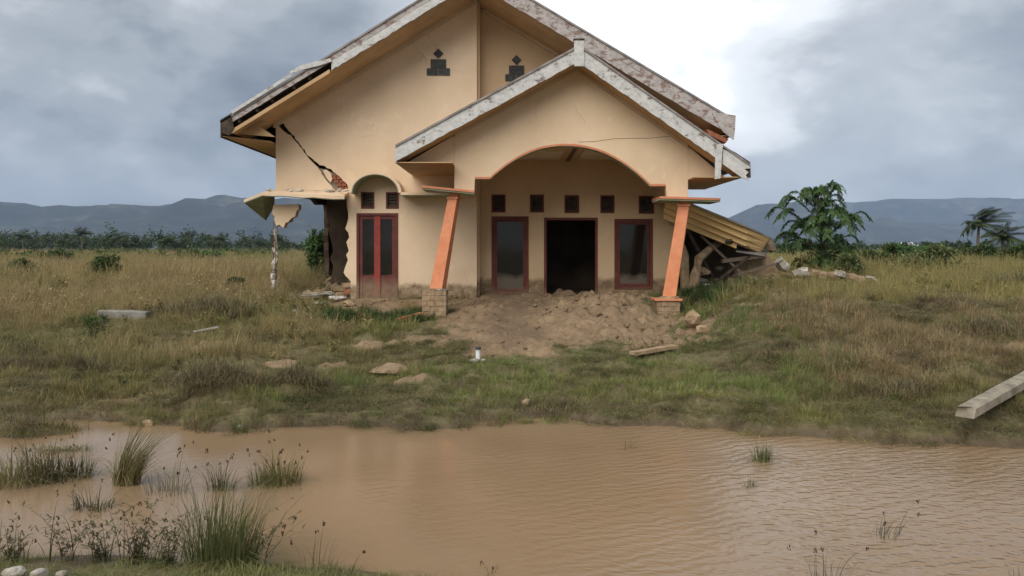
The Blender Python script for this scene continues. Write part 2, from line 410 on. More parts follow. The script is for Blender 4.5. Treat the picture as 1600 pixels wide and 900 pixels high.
def ground_mat():
    n = NT('soil')
    a = n.N.new('ShaderNodeAttribute'); a.attribute_name = 'dirt'
    w = n.N.new('ShaderNodeAttribute'); w.attribute_name = 'wet'
    g = n.N.new('ShaderNodeAttribute'); g.attribute_name = 'green'
    f1 = n.noise(1.3, 8, .62); f2 = n.noise(9, 8, .7); f3 = n.noise(30, 6, .7)
    soil = n.ramp(f2, [(.3, (.075, .055, .035)), (.7, (.17, .125, .08))])
    tan = n.ramp(n.math('ADD', n.math('MULTIPLY', f1, .6), n.math('MULTIPLY', f2, .4)), [(.35, (.155, .105, .060)), (.6, (.285, .200, .120))])
    vr = n.N.new('ShaderNodeTexVoronoi'); vr.feature = 'DISTANCE_TO_EDGE'; vr.inputs['Scale'].default_value = 3.2; n.L.new(n.tc.outputs['Object'], vr.inputs['Vector'])
    ck = n.math('MULTIPLY', n.ramp(vr.outputs['Distance'], [(.0, 1.), (.05, 0.)]), n.ramp(f1, [(.45, 0.), (.6, 1.)]))
    tan = n.mix(n.math('MULTIPLY', ck, .6), tan, (.07, .045, .028))
    tan = n.mix(n.ramp(f3, [(.55, 0.), (.75, .5)]), tan, (.14, .095, .06))
    thatch = n.ramp(n.noise(14, 8, .75, dist=.5), [(.3, (.065, .052, .028)), (.5, (.135, .115, .055)), (.70, (.22, .175, .095))])
    far = n.ramp(n.noise(.05, 8, .7), [(.3, (.055, .07, .025)), (.5, (.115, .105, .045)), (.7, (.17, .14, .07))])
    x, y, z = n.sep()
    thatch = n.mix(n.math('MULTIPLY', n.math('SUBTRACT', y, 30.), 1 / 60., True), thatch, far)
    col = n.mix(g.outputs['Fac'], soil, thatch)
    d = n.math('ADD', a.outputs['Fac'], n.math('MULTIPLY', n.math('SUBTRACT', f2, .5), 1.2))
    col = n.mix(n.ramp(d, [(.42, 0.), (.58, 1.)]), col, tan)
    dm = n.N.new('ShaderNodeAttribute'); dm.attribute_name = 'damp'
    col = n.mix(n.ramp(n.math('ADD', dm.outputs['Fac'], n.math('MULTIPLY', n.math('SUBTRACT', f1, .5), 1.4)), [(.40, 0.), (.95, .5)]), col, (.11, .076, .052))
    col = n.mix(n.math('MULTIPLY', w.outputs['Fac'], .75), col, (.10, .066, .038))
    b1 = n.bump(f2, .7, .05); n.bump(f3, .6, .015, b1)
    rough = n.math('SUBTRACT', .95, n.math('MULTIPLY', w.outputs['Fac'], .5))
    n.fin(col, rough, .3)
ground_mat()

def water_mat():
    n = NT('muddy_water'); x, y, z = n.sep()
    silt = n.ramp(n.noise(.5, 5, .55, dist=.6), [(.3, (.235, .155, .088)), (.7, (.275, .185, .110))])
    # wind ripples, finer and stronger on the open right half
    w1 = n.N.new('ShaderNodeTexWave'); w1.wave_type = 'BANDS'; w1.bands_direction = 'Y'
    mp = n.N.new('ShaderNodeMapping'); mp.inputs['Rotation'].default_value = (0, 0, R(-24)); mp.inputs['Scale'].default_value = (1.0, 1, 1)
    n.L.new(n.tc.outputs['Object'], mp.inputs[0]); n.L.new(mp.outputs[0], w1.inputs[0])
    for k, v in (('Scale', 2.4), ('Distortion', 11.), ('Detail', 4.), ('Detail Scale', .8), ('Detail Roughness', .65)): w1.inputs[k].default_value = v
    w2 = n.N.new('ShaderNodeTexWave'); w2.wave_type = 'BANDS'; w2.bands_direction = 'Y'
    mp2 = n.N.new('ShaderNodeMapping'); mp2.inputs['Rotation'].default_value = (0, 0, R(14))
    n.L.new(n.tc.outputs['Object'], mp2.inputs[0]); n.L.new(mp2.outputs[0], w2.inputs[0])
    for k, v in (('Scale', 4.0), ('Distortion', 12.), ('Detail', 3.), ('Detail Scale', 1.2)): w2.inputs[k].default_value = v
    amp = n.ramp(n.math('ADD', n.math('MULTIPLY', x, .1), n.math('ADD', n.math('MULTIPLY', n.noise(.6, 3, .5), .5), .18)), [(.30, .04), (.52, .25), (.95, 1.)])
    hsum = n.math('ADD', n.math('MULTIPLY', w1.outputs['Fac'], 1.), n.math('MULTIPLY', w2.outputs['Fac'], .5))
    hsum = n.math('ADD', hsum, n.math('MULTIPLY', n.noise(5, 4, .55, (.7, 2.6, 1)), 1.6))
    h = n.math('MULTIPLY', hsum, amp)
    n.bump(h, .55, .012)
    n.b.inputs['IOR'].default_value = 1.33
    n.fin(silt, .13, .42)
water_mat()

def hill_mat():
    n = NT('hill_forest')
    f = n.noise(.0012, 10, .65); g = n.noise(.008, 8, .7)
    c = n.ramp(n.math('ADD', n.math('MULTIPLY', f, .5), n.math('MULTIPLY', g, .5)), [(.38, (.012, .016, .015)), (.52, (.034, .038, .030)), (.64, (.12, .115, .085))])
    n.fin(c, .95, .1)
hill_mat()

# ------------------------------------------------------------------ the ground
def shore(X):
    return np.interp(X, [-12, -7, -5, -3.8, -3.1, -1.9, -1.1, 0, 1.4, 2.4, 3.5, 5.7, 8, 14],
                     [9.0, 9.2, 9.45, 9.1, 8.8, 9.0, 8.9, 9.25, 9.3, 8.8, 8.45, 8.05, 8.0, 8.2])
UK = [-6, -.9, -.25, 0, .10, .6, 2, 4, 7, 9.5, 12, 15, 21, 31, 60, 200]
ZL = [-.16, -.14, -.06, 0, .10, .15, .18, .25, .42, .52, .70, .78, .85, .9, .9, .9]
ZCn = [-.16, -.14, -.06, 0, .11, .16, .19, .22, .27, .36, .74, .80, .88, .9, .9, .9]
ZR = [-.16, -.14, -.06, 0, .11, .19, .40, .62, .90, 1.0, 1.04, 1.02, .98, .95, .92, .9]
def dirt_mask(X, Y):
    """bare dry mud thrown up in front of the porch, and a few bare places on the bank"""
    n = fbm(X * .9, Y * .9, 5, 4) - .5
    cx = .75 + .02 * (Y - 16)
    half = np.interp(Y, [12.2, 13.2, 15, 18, 19, 22.5], [0.2, 1.7, 2.5, 2.75, 2.6, 2.6])
    d = 1 - sstep(.80, 1.12, np.abs(X - cx) / half + n * .9)
    d = d * sstep(13.4, 14.6, Y + n * 6) * (1 - sstep(23.0, 23.6, Y))
    def spot(x, y, rx, ry): return 1 - sstep(.6, 1.15, np.hypot((X - x) / rx, (Y - y) / ry) + n * 1.3)
    for s in ((6.0, 13.0, .45, .2), (4.3, 11.6, .5, .2), (7.4, 11.8, .5, .2), (3.7, 15.3, .7, .4), (-5.2, 13.6, .5, .3), (-2.0, 15.0, 1.3, .6), (-1.55, 10.9, .55, .5), (-2.6, 12.0, .6, .35), (5.0, 16.0, .9, .35), (-3.9, 20.2, 1.9, 1.0), (2.75, 13.7, .9, .3),
              (-3.1, 11.0, .5, .3)):
        d = np.maximum(d, spot(*s))
    return d
def height(X, Y, detail=True):
    X = np.asarray(X, float); Y = np.asarray(Y, float)
    wob = (fbm(X * .8, Y * .8, 3, 3) - .5) * .7
    u = Y - shore(X) + (wob * .6 + (fbm(X * 2.6, Y * 2.6, 4, 3) - .5) * .55) * np.clip(1.5 - np.abs(Y - 9) * .1, 0, 1)
    zl, zc, zr = np.interp(u, UK, ZL), np.interp(u, UK, ZCn), np.interp(u, UK, ZR)
    wl = 1 - sstep(-5.2, -2.6, X)
    wr = sstep(2.2 + .12 * (np.clip(Y, 9, 30) - 9), 4.2 + .15 * (np.clip(Y, 9, 30) - 9), X)
    z = zl * wl + zr * wr + zc * (1 - wl - wr)
    land = sstep(.0, 2., u)
    z = z + (fbm(X * .35, Y * .35, 11, 4) - .5) * .22 * land * (1 + 1.2 * sstep(30, 200, Y))
    yn = np.interp(X, [-8, -1.6, -.8, .5, 8], [5.25, 5.2, 4.95, 4.6, 4.5]) + (fbm(X * 1.5, Y * 1.5, 8, 2) - .5) * .3
    z = np.maximum(z, np.clip((yn - Y) * .22, -.16, .42))
    def bump(x, y, rx, ry, a): return a * np.exp(-((X - x) / rx) ** 2 - ((Y - y) / ry) ** 2)
    # islands of the marsh on the left
    z = z + bump(-5.9, 7.15, 1.1, .30, .25) + bump(-5.6, 8.75, .8, .28, .25) + bump(-4.55, 6.55, .4, .16, .14) + bump(-3.0, 7.05, .4, .14, .15) + bump(-4.5, 8.0, .7, .16, .155) + bump(-5.0, 10.7, .8, .45, -.24) + bump(-3.9, 9.5, .5, .25, -.10)
    # heaved mud by the porch, dead mounds on the bank
    z = z + bump(2.1, 18.3, 1.2, 1.7, .46) + bump(1.0, 17.3, .9, .7, .12) + bump(-.5, 18.9, 1.0, 1.3, .20) + bump(3.1, 19.6, .5, .7, .14)
    z = z + bump(-3.55, 10.1, .5, .35, .17) + bump(-2.6, 10.3, .35, .3, .16) + bump(-6.9, 17.5, .9, .8, .22) + bump(-6.6, 11.6, .8, .5, .15)
    z = z + bump(4.6, 14.2, 1.6, 1.3, .22) + bump(7.6, 14.5, 1.4, 1.2, .20) + bump(8.2, 22.4, 1.6, .9, .22)
    z = z + (fbm(X * 1.1, Y * 1.1, 15, 3) - .5) * .34 * land * sstep(2.5, 4.5, X) * (1 - sstep(18, 22, Y)) + (fbm(X * 1.1, Y * 1.1, 16, 3) - .5) * .24 * land * (1 - sstep(-1.5, .5, X)) * (1 - sstep(17, 19, Y))
    hum = fbm(X * 1.7 + 3, Y * 2.1, 18, 3)
    z = z + (hum - .5) * .42 * sstep(.15, .6, u) * (1 - sstep(15, 18, Y))
    if detail:
        d = dirt_mask(X, Y)
        near = 1 - sstep(40, 80, Y)
        z = z + ((fbm(X * 2.4, Y * 2.4, 21, 4) - .5) * .10 + (np.abs(fbm(X * 3.2, Y * 3.2, 31, 4) - .5) - .1) * (.34 + .42 * sstep(.2, 1.6, X)) * d) * land * near
        z = z + (fbm(X * 5, Y * 5, 41, 3) - .5) * .05 * land * (1 - sstep(20, 40, Y))
    return z
def H(x, y): return float(height(np.array([x]), np.array([y]))[0])

def build_ground():
    def axis(lo, hi, st, far, n):
        mid = np.arange(lo, hi + 1e-6, st)
        g = np.geomspace(st, far - hi, n); return mid, hi + g
    xm, xr = axis(-11, 11, .085, 14000, 64)
    xs = np.concatenate([-xr[::-1], xm, xr])
    ym, yr = axis(3.5, 24, .085, 10500, 80)
    ys = np.concatenate([[-3000, -300, -60, -20, -8, -3, 0, 1.5, 2.5, 3.0], ym, yr])
    X, Y = np.meshgrid(xs, ys)
    Z = height(X, Y); nx, ny = len(xs), len(ys)
    # under the house the ground stays below the floor
    inside = (X > -4.4) & (X < 4.3) & (Y > 21.9) & (Y < 30)
    Z = np.where(inside, np.minimum(Z, .62), Z)
    v = np.stack([X.ravel(), Y.ravel(), Z.ravel()], 1)
    i = (np.arange(ny - 1)[:, None] * nx + np.arange(nx - 1)[None, :]).ravel()
    q = np.stack([i, i + 1, i + nx + 1, i + nx], 1)
    me = bpy.data.meshes.new('ground'); me.vertices.add(len(v)); me.vertices.foreach_set('co', v.ravel())
    me.loops.add(q.size); me.loops.foreach_set('vertex_index', q.ravel())
    me.polygons.add(len(q)); me.polygons.foreach_set('loop_start', np.arange(0, q.size, 4))
    me.polygons.foreach_set('use_smooth', np.ones(len(q), bool))
    me.update(calc_edges=True)
    def attr(n, a):
        at = me.attributes.new(n, 'FLOAT', 'POINT'); at.data.foreach_set('value', a.ravel().astype(np.float32))
    D = dirt_mask(X, Y); attr('dirt', D)
    path = .35 + (20.5 - Y) * -.10 + .25 * np.sin(Y * 1.3)
    attr('damp', (1 - sstep(.25, .9, np.abs(X - path))) * sstep(14, 15.5, Y) * (1 - sstep(20, 21, Y)))
    attr('wet', 1 - sstep(.005, .06, Z))
    attr('green', sstep(.02, .08, Z))
    me.materials.append(MAT['soil'])
    o = bpy.data.objects.new('ground', me); COL.objects.link(o)
    tag(o, 'uneven grassy ground with bare mud before the house', kind='structure')
build_ground()
wb = MB(); wb.add([(-45, -2, 0), (45, -2, 0), (45, 13, 0), (-45, 13, 0)], [(0, 1, 2, 3)])
tag(wb.build('water', 'muddy_water'), 'brown muddy flood water in the foreground', kind='structure')

# ------------------------------------------------------------------ hills far behind
def ridge(name, label, D, pts, depth, seed, x0, x1, n=160, am=1.):
    """pts: (photo x, ridge height in photo px above the horizon) for a range standing D metres off"""
    xs = np.linspace(x0, x1, n); m = 14
    hh = np.interp(xs, [p[0] for p in pts], [p[1] for p in pts])
    hh = hh + (fbm(xs / 90., xs * 0 + 1, seed, 5) - .5) * 16 * am + (fbm(xs / 22., xs * 0 + 5, seed + 3, 3) - .5) * 5
    hh = np.maximum(hh, 3)
    mb = MB(); vs = []; fs = []
    for j in range(m):
        t = j / (m - 1)
        prof = math.sin(min(t / .62, 1) * math.pi / 2) ** 1.25 if t <= .62 else math.cos((t - .62) / .38 * math.pi / 2)
        Yd = D + (t - .62) * depth
        for i, x in enumerate(xs):
            X = (x - 800) * D / F
            sp = 1 + .95 * (fbm(np.array([x / 40.]), np.array([t * 5.]), seed + 9, 4)[0] - .5) * (math.sin(t * math.pi))
            vs.append((X, Yd + 250 * (fbm(np.array([x / 60.]), np.array([t * 2.]), seed + 5, 3)[0] - .5), 1 + hh[i] * D / F * min(prof * (sp if t < .6 else 1), .96 if t < .6 else 1)))
    for j in range(m - 1):
        for i in range(n - 1):
            a = j * n + i; fs.append((a, a + 1, a + n + 1, a + n))
    mb.add(vs, fs); o = mb.build(name, 'hill_forest', smooth=True)
    tag(o, label, kind='structure'); return o
ridge('mountains', 'dark blue forested ridge along the left horizon', 5200, [(-900, 66), (-300, 72), (0, 74), (100, 68), (240, 68), (290, 74), (350, 90), (420, 78), (520, 78), (700, 66), (900, 40), (1050, 25), (1130, 12)], 2200, 4, -900, 1130)
ridge('mountains', 'misty grey hills behind the lone leafy tree', 6800, [(1050, 14), (1120, 40), (1180, 70), (1240, 74), (1320, 60), (1400, 46), (1500, 38), (1700, 30), (2300, 30)], 2400, 12, 1010, 2300, am=.5)
ridge('mountains', 'far pale mountain range at the right horizon', 9000, [(1150, 30), (1300, 70), (1400, 78), (1500, 80), (1600, 82), (1800, 86), (2400, 80)], 2400, 23, 1080, 2400, am=.35)
ridge('mountains', 'faint far summit behind the left ridge', 9000, [(150, 20), (225, 58), (262, 72), (300, 66), (380, 40), (480, 20)], 1800, 31, 140, 500, 60, .4)

# ------------------------------------------------------------------ the house
YA, YB, YP = 21.0, 21.6, 18.6        # left front wall, recessed wall, porch front wall
YM, YQ = 19.65, 17.9                 # main barge boards, porch barge boards
house = empty('damaged_house', (-.9, YA, .7), 'cream earthquake damaged house with gable roof and arched porch', 'house')
def hp(mb, name, mat, parent=None, label=None, smooth=False):
    o = mb.build(name, mat, parent or house, smooth)
    if label: o['label'] = label
    return o
rnd = random.Random(3)
# main roof line (top of sheet): ridge and eaves
RX, RZ = -.91, 8.96
LX, LZ = -7.12, 5.13
QX, QZ = 5.38, 5.22
def roof_z(x): return RZ + (RZ - LZ) / (RX - LX) * (x - RX) if x < RX else RZ + (QZ - RZ) / (QX - RX) * (x - RX)
SOF = .43
def sof_z(x): return roof_z(x) - SOF
# porch roof line
PX, PZ = 1.496, 6.56
PLX, PLZ = -2.594, 4.336
PRX, PRZ = 5.30, 3.91
def pr_z(x): return PZ + (PZ - PLZ) / (PX - PLX) * (x - PX) if x < PX else PZ + (PRZ - PZ) / (PRX - PX) * (x - PX)
PSO = .36
def ps_z(x): return pr_z(x) - PSO

def jag(a, b, n, amp, r):
    """points from a to b with ragged offsets (a excluded, b included)"""
    out = []
    dx, dy = b[0] - a[0], b[1] - a[1]; l = math.hypot(dx, dy); nx, ny = -dy / l, dx / l
    for i in range(1, n + 1):
        t = i / n; q = r.uniform(-amp, amp) if i < n else 0
        out.append((a[0] + dx * t + nx * q, a[1] + dy * t + ny * q))
    return out
# --- left front wall with its broken corner, crack and openings
jr = random.Random(11)
out = [(745, 500), (556, 500), (545, 500)]
out += jag((545, 500), (548, 440), 6, 3, jr) + jag((548, 440), (537, 426), 3, 1.5, jr) + jag((537, 426), (545, 392), 5, 3.2, jr) + jag((545, 392), (542, 350), 6, 3.4, jr) + jag((542, 350), (541, 306), 5, 2.5, jr)
out += jag((540, 306), (431, 303), 16, 2.6, jr)
lw = XZ(out, YA)
lw.append((lw[-1][0], sof_z(-6.18)))
lw += [(-6.18, sof_z(-6.18)), (RX, sof_z(RX)), (lw[0][0], sof_z(RX + .02))]
lw = [p for i, p in enumerate(lw) if i == 0 or math.hypot(p[0] - lw[i - 1][0], p[1] - lw[i - 1][1]) > 1e-4]
crack = [(441, 190), (446, 199), (455, 207), (464, 219), (473, 231), (482, 243), (491, 252), (500, 257), (511, 262), (521, 268), (530, 276), (540, 285), (545, 294),
         (536, 297), (524, 298), (517, 291), (511, 284), (505, 276), (499, 264), (491, 256), (480.5, 245.5), (470.5, 232.5), (461.5, 221), (453, 211), (444, 206), (436, 198), (434, 192)]
cq = []
for i, (x, y) in enumerate(crack):
    x2, y2 = crack[(i + 1) % len(crack)]; m_ = max(1, int(math.hypot(x2 - x, y2 - y) / 3.5))
    for k in range(m_): cq.append((lerp(x, x2, k / m_) + jr.uniform(-1, 1), lerp(y, y2, k / m_) + jr.uniform(-1, 1)))
crack = cq
holes = [XZ(crack, YA), XZ([(557, 499), (557, 333), (622, 333), (622, 499)], YA), XZ([(564, 326), (564, 300), (585, 300), (585, 326)], YA), XZ([(603, 326), (603, 300), (623, 300), (623, 326)], YA)]
mb = MB(); mb.prism([lw] + holes, YA, YA + .16); hp(mb, 'front_wall', 'cream_wall', label='cream front wall with broken lower corner and diagonal crack')
# plaster chunk left standing inside the crack, and bricks laid bare
mb = MB(); mb.prism([XZ([(504, 266), (510, 265), (517, 271), (519, 280), (516, 285), (510, 278)], YA)], YA + .01, YA + .12); hp(mb, 'plaster_chunk', 'cream_wall')
bk = MB(); bk.box(-.10, .10, 0, .1, -.028, .028)
bme = None
for r in range(5):
    for c in range(4):
        x = 517 + c * 8 + (4 if r % 2 else 0); y = 272 + r * 5.4
        if x < 512 + (y - 262) * .55 or x > 546 or (y < 280 and x > 532): continue
        X, _, Z = P(x, y, YA)
        if bme is None:
            o = MB().box(-.058, .058, 0, .1, -.038, .038).build('brick', 'brick_red', house); bme = o.data
        else:
            o = bpy.data.objects.new('brick', bme); COL.objects.link(o); attach(o, house)
        o.location = (X, YA + .035 + rnd.uniform(-.01, .02), Z); o.rotation_euler = (0, R(rnd.uniform(-5, 5)), R(rnd.uniform(-4, 4)))
mb = MB(); mb.prism([XZ([(497, 262), (508, 264), (520, 270), (545, 292), (546, 300), (520, 300)], YA)], YA + .10, YA + .15); hp(mb, 'mortar_bed', 'mortar')
# --- recessed wall
rw = [(RX - .02, .35), (4.40, .35), (4.40, sof_z(4.40)), (RX - .02, sof_z(RX))]
def rect(x0, y0, x1, y1): return [(x0, y1), (x0, y0), (x1, y0), (x1, y1)]
VENTS = [(768, 304, 790, 332), (828, 304, 850, 332), (882, 305, 905, 333), (938, 305, 960, 333), (998, 306, 1022, 334)]
holes = [XZ(rect(*v), YB) for v in VENTS]
WINS = [(768, 338, 826, 460), (960, 342, 1020, 452)]
holes += [XZ(rect(*v), YB) for v in WINS]
holes.append(XZ(rect(850, 340, 934, 474), YB))
mb = MB(); mb.prism([rw] + holes, YB, YB + .16); hp(mb, 'recessed_wall', 'cream_shaded')
mb = MB(); mb.box(px(744.8, YA), RX + .06, YA + .162, YB - .002, .3, sof_z(RX) - .02); hp(mb, 'return_wall', 'cream_shaded')
# side, back and inner walls
mb = MB(); mb.box(4.24, 4.395, YB + .163, 31, .2, 5.2); hp(mb, 'side_wall', 'cream_wall')
lr = random.Random(5)
poly = [(YA + .165, 3.52)] + jag((YA + .165, 3.52), (26.3, 3.45), 9, .07, lr) + jag((26.3, 3.45), (26.6, .5), 12, .12, lr) + [(31, .5), (31, 5.25), (YA + .165, 5.25)]
mb = MB(); mb.prism([poly], 0, .15)
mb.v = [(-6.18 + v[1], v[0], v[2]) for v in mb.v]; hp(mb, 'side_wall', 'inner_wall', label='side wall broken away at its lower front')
mb = MB(); mb.prism([[(-6.17, .4), (4.4, .4), (4.4, sof_z(4.4)), (RX, sof_z(RX)), (-6.17, sof_z(-6.17))]], 31.002, 31.15); hp(mb, 'back_wall', 'cream_wall')
iw = XZ([(545, 300), (513, 300)], 24)
edge = jag((513, 300), (510, 330), 4, 2, lr) + jag((510, 330), (516, 372), 4, 3, lr) + jag((516, 372), (519, 425), 5, 3, lr) + jag((519, 425), (507, 460), 4, 3, lr)
iw = [(-1.0, 4.4)] + XZ([(513, 275)] + edge, 24) + [XZ([(507, 470)], 24)[0], (-1.0, .3)]
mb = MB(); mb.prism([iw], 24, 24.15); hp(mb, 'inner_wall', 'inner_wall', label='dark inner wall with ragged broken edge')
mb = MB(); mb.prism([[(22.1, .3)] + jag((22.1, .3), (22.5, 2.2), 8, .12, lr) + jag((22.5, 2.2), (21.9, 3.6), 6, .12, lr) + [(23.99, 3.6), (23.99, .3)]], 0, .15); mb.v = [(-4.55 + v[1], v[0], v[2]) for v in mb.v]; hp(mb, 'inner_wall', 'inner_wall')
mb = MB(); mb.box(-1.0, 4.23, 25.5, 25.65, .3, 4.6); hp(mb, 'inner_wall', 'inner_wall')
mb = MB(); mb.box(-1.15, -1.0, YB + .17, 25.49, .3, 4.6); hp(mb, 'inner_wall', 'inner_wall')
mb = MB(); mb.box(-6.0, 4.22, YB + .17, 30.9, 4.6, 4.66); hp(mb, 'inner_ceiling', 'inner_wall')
mb = MB(); mb.box(-4.3, 4.22, YB + .02, 30.9, .5, .74); hp(mb, 'floor_slab', 'floor_mud')
# --- main roof
T = .05
mb = MB()
mb.prism([[(LX, LZ), (RX, RZ), (RX, RZ - T), (LX, LZ - T)]], YM - .03, 31.6)
hp(mb, 'roof', 'roof_metal'); roof = bpy.data.objects['roof']
mb = MB(); mb.prism([[(RX + .002, RZ), (QX, QZ), (QX, QZ - T), (RX + .002, RZ - T)]], YM - .03, 31.6); hp(mb, 'roof', 'roof_metal')
def slope_board(zf, x0, x1, d0, d1, Y0, Y1, n=1, amp=0, seed=0, ends=None):
    """board lying along a roof slope: between depths d0 and d1 below the line zf"""
    r = random.Random(seed); up, lo = [], []
    for i in range(n + 1):
        x = lerp(x0, x1, i / n)
        up.append((x, zf(x) - d0 + (r.uniform(-amp, amp) * .4 if 0 < i < n else 0))); lo.append((x, zf(x) - d1 + (r.uniform(-amp, amp) if 0 < i < n else 0)))
    m = MB(); m.prism([lo + up[::-1] if x1 > x0 else up + lo[::-1]], Y0, Y1); return m
# upper worn board and lower white board on both sides
hp(slope_board(roof_z, px(360, YM), RX, .045, .19, YM, YM + .03, 40, .008, 1), 'barge_board', 'worn_board', roof)
hp(slope_board(roof_z, px(518, YM), RX, .205, .42, YM - .012, YM + .02, 40, .016, 2), 'barge_board', 'white_board', roof)
hp(slope_board(roof_z, RX + .004, px(1128, YM), .045, .22, YM, YM + .03, 40, .008, 3), 'barge_board', 'worn_board', roof)
hp(slope_board(roof_z, RX + .004, px(1140, YM), .225, .45, YM - .012, YM + .02, 40, .012, 4), 'barge_board', 'worn_board', roof)
# flared end of the right barge
mb = MB(); mb.prism([XZ([(1112, 176), (1126, 177), (1149, 181), (1148, 201), (1146, 219), (1131, 208), (1122, 196)], YM)], YM - .035, YM - .014); hp(mb, 'barge_end', 'worn_board', roof)
mb = MB(); mb.prism([XZ([(1105, 201), (1139, 217), (1135, 223), (1108, 210)], YM)], YM + .04, YM + .4); hp(mb, 'barge_backing', 'brick_red', roof)
# peeled loose strip on the left slope
mb = MB(); mb.prism([XZ([(453, 113), (470, 103), (492, 97), (517, 92), (519, 97), (497, 104), (472, 110), (455, 118)], YM)], YM - .06, YM - .035); hp(mb, 'loose_strip', 'white_board', roof)
mb = MB(); mb.beam(P(362, 176, YM - .05), P(455, 117, YM - .05), .02, .075); hp(mb, 'loose_strip', 'white_board', roof)
# gap behind the missing board: battens and rafter ends
for x in (372, 400, 424, 458, 482):
    X = px(x, YM); z = roof_z(X)
    mb = MB(); mb.beam((X, YM + .06, z - .20), (X, YA + .8, z - .20), .06, .15); hp(mb, 'rafter_end', 'dark_wood', roof)
mb = MB(); mb.beam(P(347, 190, YM + .1), P(520, 90, YM + .1), .05, .11); hp(mb, 'rafter', 'dark_wood', roof)
# sloping soffits and their trims, level eave box on the left
def soffit(x0, x1, Y0, Y1, d, name='soffit', mat='soffit_board', zf=roof_z, th=.02, par=None):
    m = MB(); m.prism([[(x0, zf(x0) - d - th), (x1, zf(x1) - d - th), (x1, zf(x1) - d), (x0, zf(x0) - d)]], Y0, Y1); return hp(m, name, mat, par or roof)
soffit(px(361, YM), RX, YM + .035, YA - .002, .405)
soffit(RX + .01, QX - .15, YM + .035, YB - .002, .405)
soffit(-6.2, RX, YA - .12, YA - .004, .428, 'soffit_trim', 'soffit_trim', th=.10)
soffit(RX + .14, 4.4, YB - .10, YB - .004, .428, 'soffit_trim', 'soffit_trim', th=.09)
soffit(px(361, YM), px(515, YM), YM - .004, YM + .03, .36, 'soffit_edge', 'soffit_board', th=.10)
zb = CZ + (HY - 213) * YM / F
mb = MB()
mb.add([(LX + .03, YM + .05, zb), (-6.2, YM + 1.0, zb), (-6.2, 31, zb), (LX + .03, 31, zb), (LX + .03, YM + .05, zb + .02), (-6.2, YM + 1.0, zb + .02), (-6.2, 31, zb + .02), (LX + .03, 31, zb + .02)],
       [(3, 2, 1, 0), (4, 5, 6, 7), (0, 1, 5, 4), (1, 2, 6, 5), (2, 3, 7, 6), (3, 0, 4, 7)])
hp(mb, 'eave_soffit', 'soffit_board', roof)
mb = MB(); mb.prism([XZ([(361, 208), (430, 214), (414, 203), (403, 196), (424, 190), (392, 186)], YM + .4)], YM + .4, YM + .42); hp(mb, 'eave_panel', 'soffit_board', roof)
mb = MB(); mb.box(LX - .01, LX + .02, YM + .0, 31.4, zb - .03, LZ - .06); hp(mb, 'fascia', 'dark_wood', roof)
mb = MB(); mb.prism([XZ([(344, 188), (362, 180), (366, 200), (359, 212), (349, 209)], YM)], YM - .03, YM - .008); hp(mb, 'fascia_end', 'dark_wood', roof)
mb = MB(); mb.box(QX - .04, QX - .01, YM + .05, 31.4, QZ - .45, QZ - .06); hp(mb, 'fascia', 'dark_wood', roof)
mb = MB(); mb.box(4.4, QX - .05, YM + .06, 31.3, QZ - .44, QZ - .42); hp(mb, 'eave_soffit', 'soffit_board', roof)
# --- stepped vent ornaments in the gable
def ornament(cx, yb, Y, s=1.0):
    mb = MB(); mb.prism([XZ(rect(cx - 18 * s, yb - 11 * s, cx - .4, yb), Y)], Y - .03, Y - .003); a = hp(mb, 'gable_vent', 'dark_vent')
    mb = MB(); mb.prism([XZ(rect(cx + .4, yb - 11 * s, cx + 18 * s, yb), Y)], Y - .03, Y - .003); hp(mb, 'vent_tile', 'dark_vent', a)
    mb = MB(); mb.prism([XZ(rect(cx - 12 * s, yb - 25 * s, cx + 12 * s, yb - 11.6 * s), Y)], Y - .034, Y - .003); hp(mb, 'vent_tile', 'dark_vent', a)
    mb = MB(); mb.prism([XZ([(cx - 8 * s, yb - 34 * s), (cx, yb - 42 * s), (cx + 8 * s, yb - 34 * s), (cx, yb - 26 * s)], Y)], Y - .028, Y - .003); hp(mb, 'vent_tile', 'dark_vent', a)
ornament(685, 118, YA); ornament(807, 127, YB, .97)
# --- doors and windows
def frame(x0, y0, x1, y1, Y, w, mat, name, par=None, t=.09, dy=-.02):
    """frame inside an opening, w photo px wide; returns the object"""
    g = .15
    m = MB(); m.prism([XZ(rect(x0 + g, y0 + g, x1 - g, y1 - g), Y), XZ(rect(x0 + w, y0 + w, x1 - w, y1 - w), Y)], Y + dy, Y + dy + t); return hp(m, name, mat, par)
def pane(x0, y0, x1, y1, Y, par, dy=.03):
    m = MB(); m.prism([XZ(rect(x0, y0, x1, y1), Y)], Y + dy, Y + dy + .006); return hp(m, 'pane', 'dusty_glass', par)
def vent(v, Y):
    f_ = frame(*v, Y, 2.6, 'red_frame', 'vent_window')
    n_ = 4; h_ = (v[3] - v[1] - 5.4) / n_
    for k in range(n_):     # tilted wooden louvres
        y0 = v[1] + 2.7 + k * h_; a, b = P(v[0] + 2.7, y0 + h_ * .92, Y), P(v[2] - 2.7, y0 + .1, Y)
        m = MB(); m.hexa([(a[0], Y + .03, a[2]), (b[0], Y + .03, a[2]), (b[0], Y + .042, a[2]), (a[0], Y + .042, a[2]), (a[0], Y + .075, b[2]), (b[0], Y + .075, b[2]), (b[0], Y + .087, b[2]), (a[0], Y + .087, b[2])]); hp(m, 'louvre', 'dark_wood', f_)
for v in VENTS:
    vent(v, YB)
for k, v in enumerate(WINS):
    f_ = frame(*v, YB, 5.0, 'red_frame', 'window_frame')
    s_ = frame(v[0] + 5.2, v[1] + 5.2, v[2] - 5.2, v[3] - 5.2, YB, 3.6, 'red_frame', 'sash', f_, .05, .01)
    pane(v[0] + 8.8, v[1] + 8.8, v[2] - 8.8, v[3] - 8.8, YB, f_, .032)
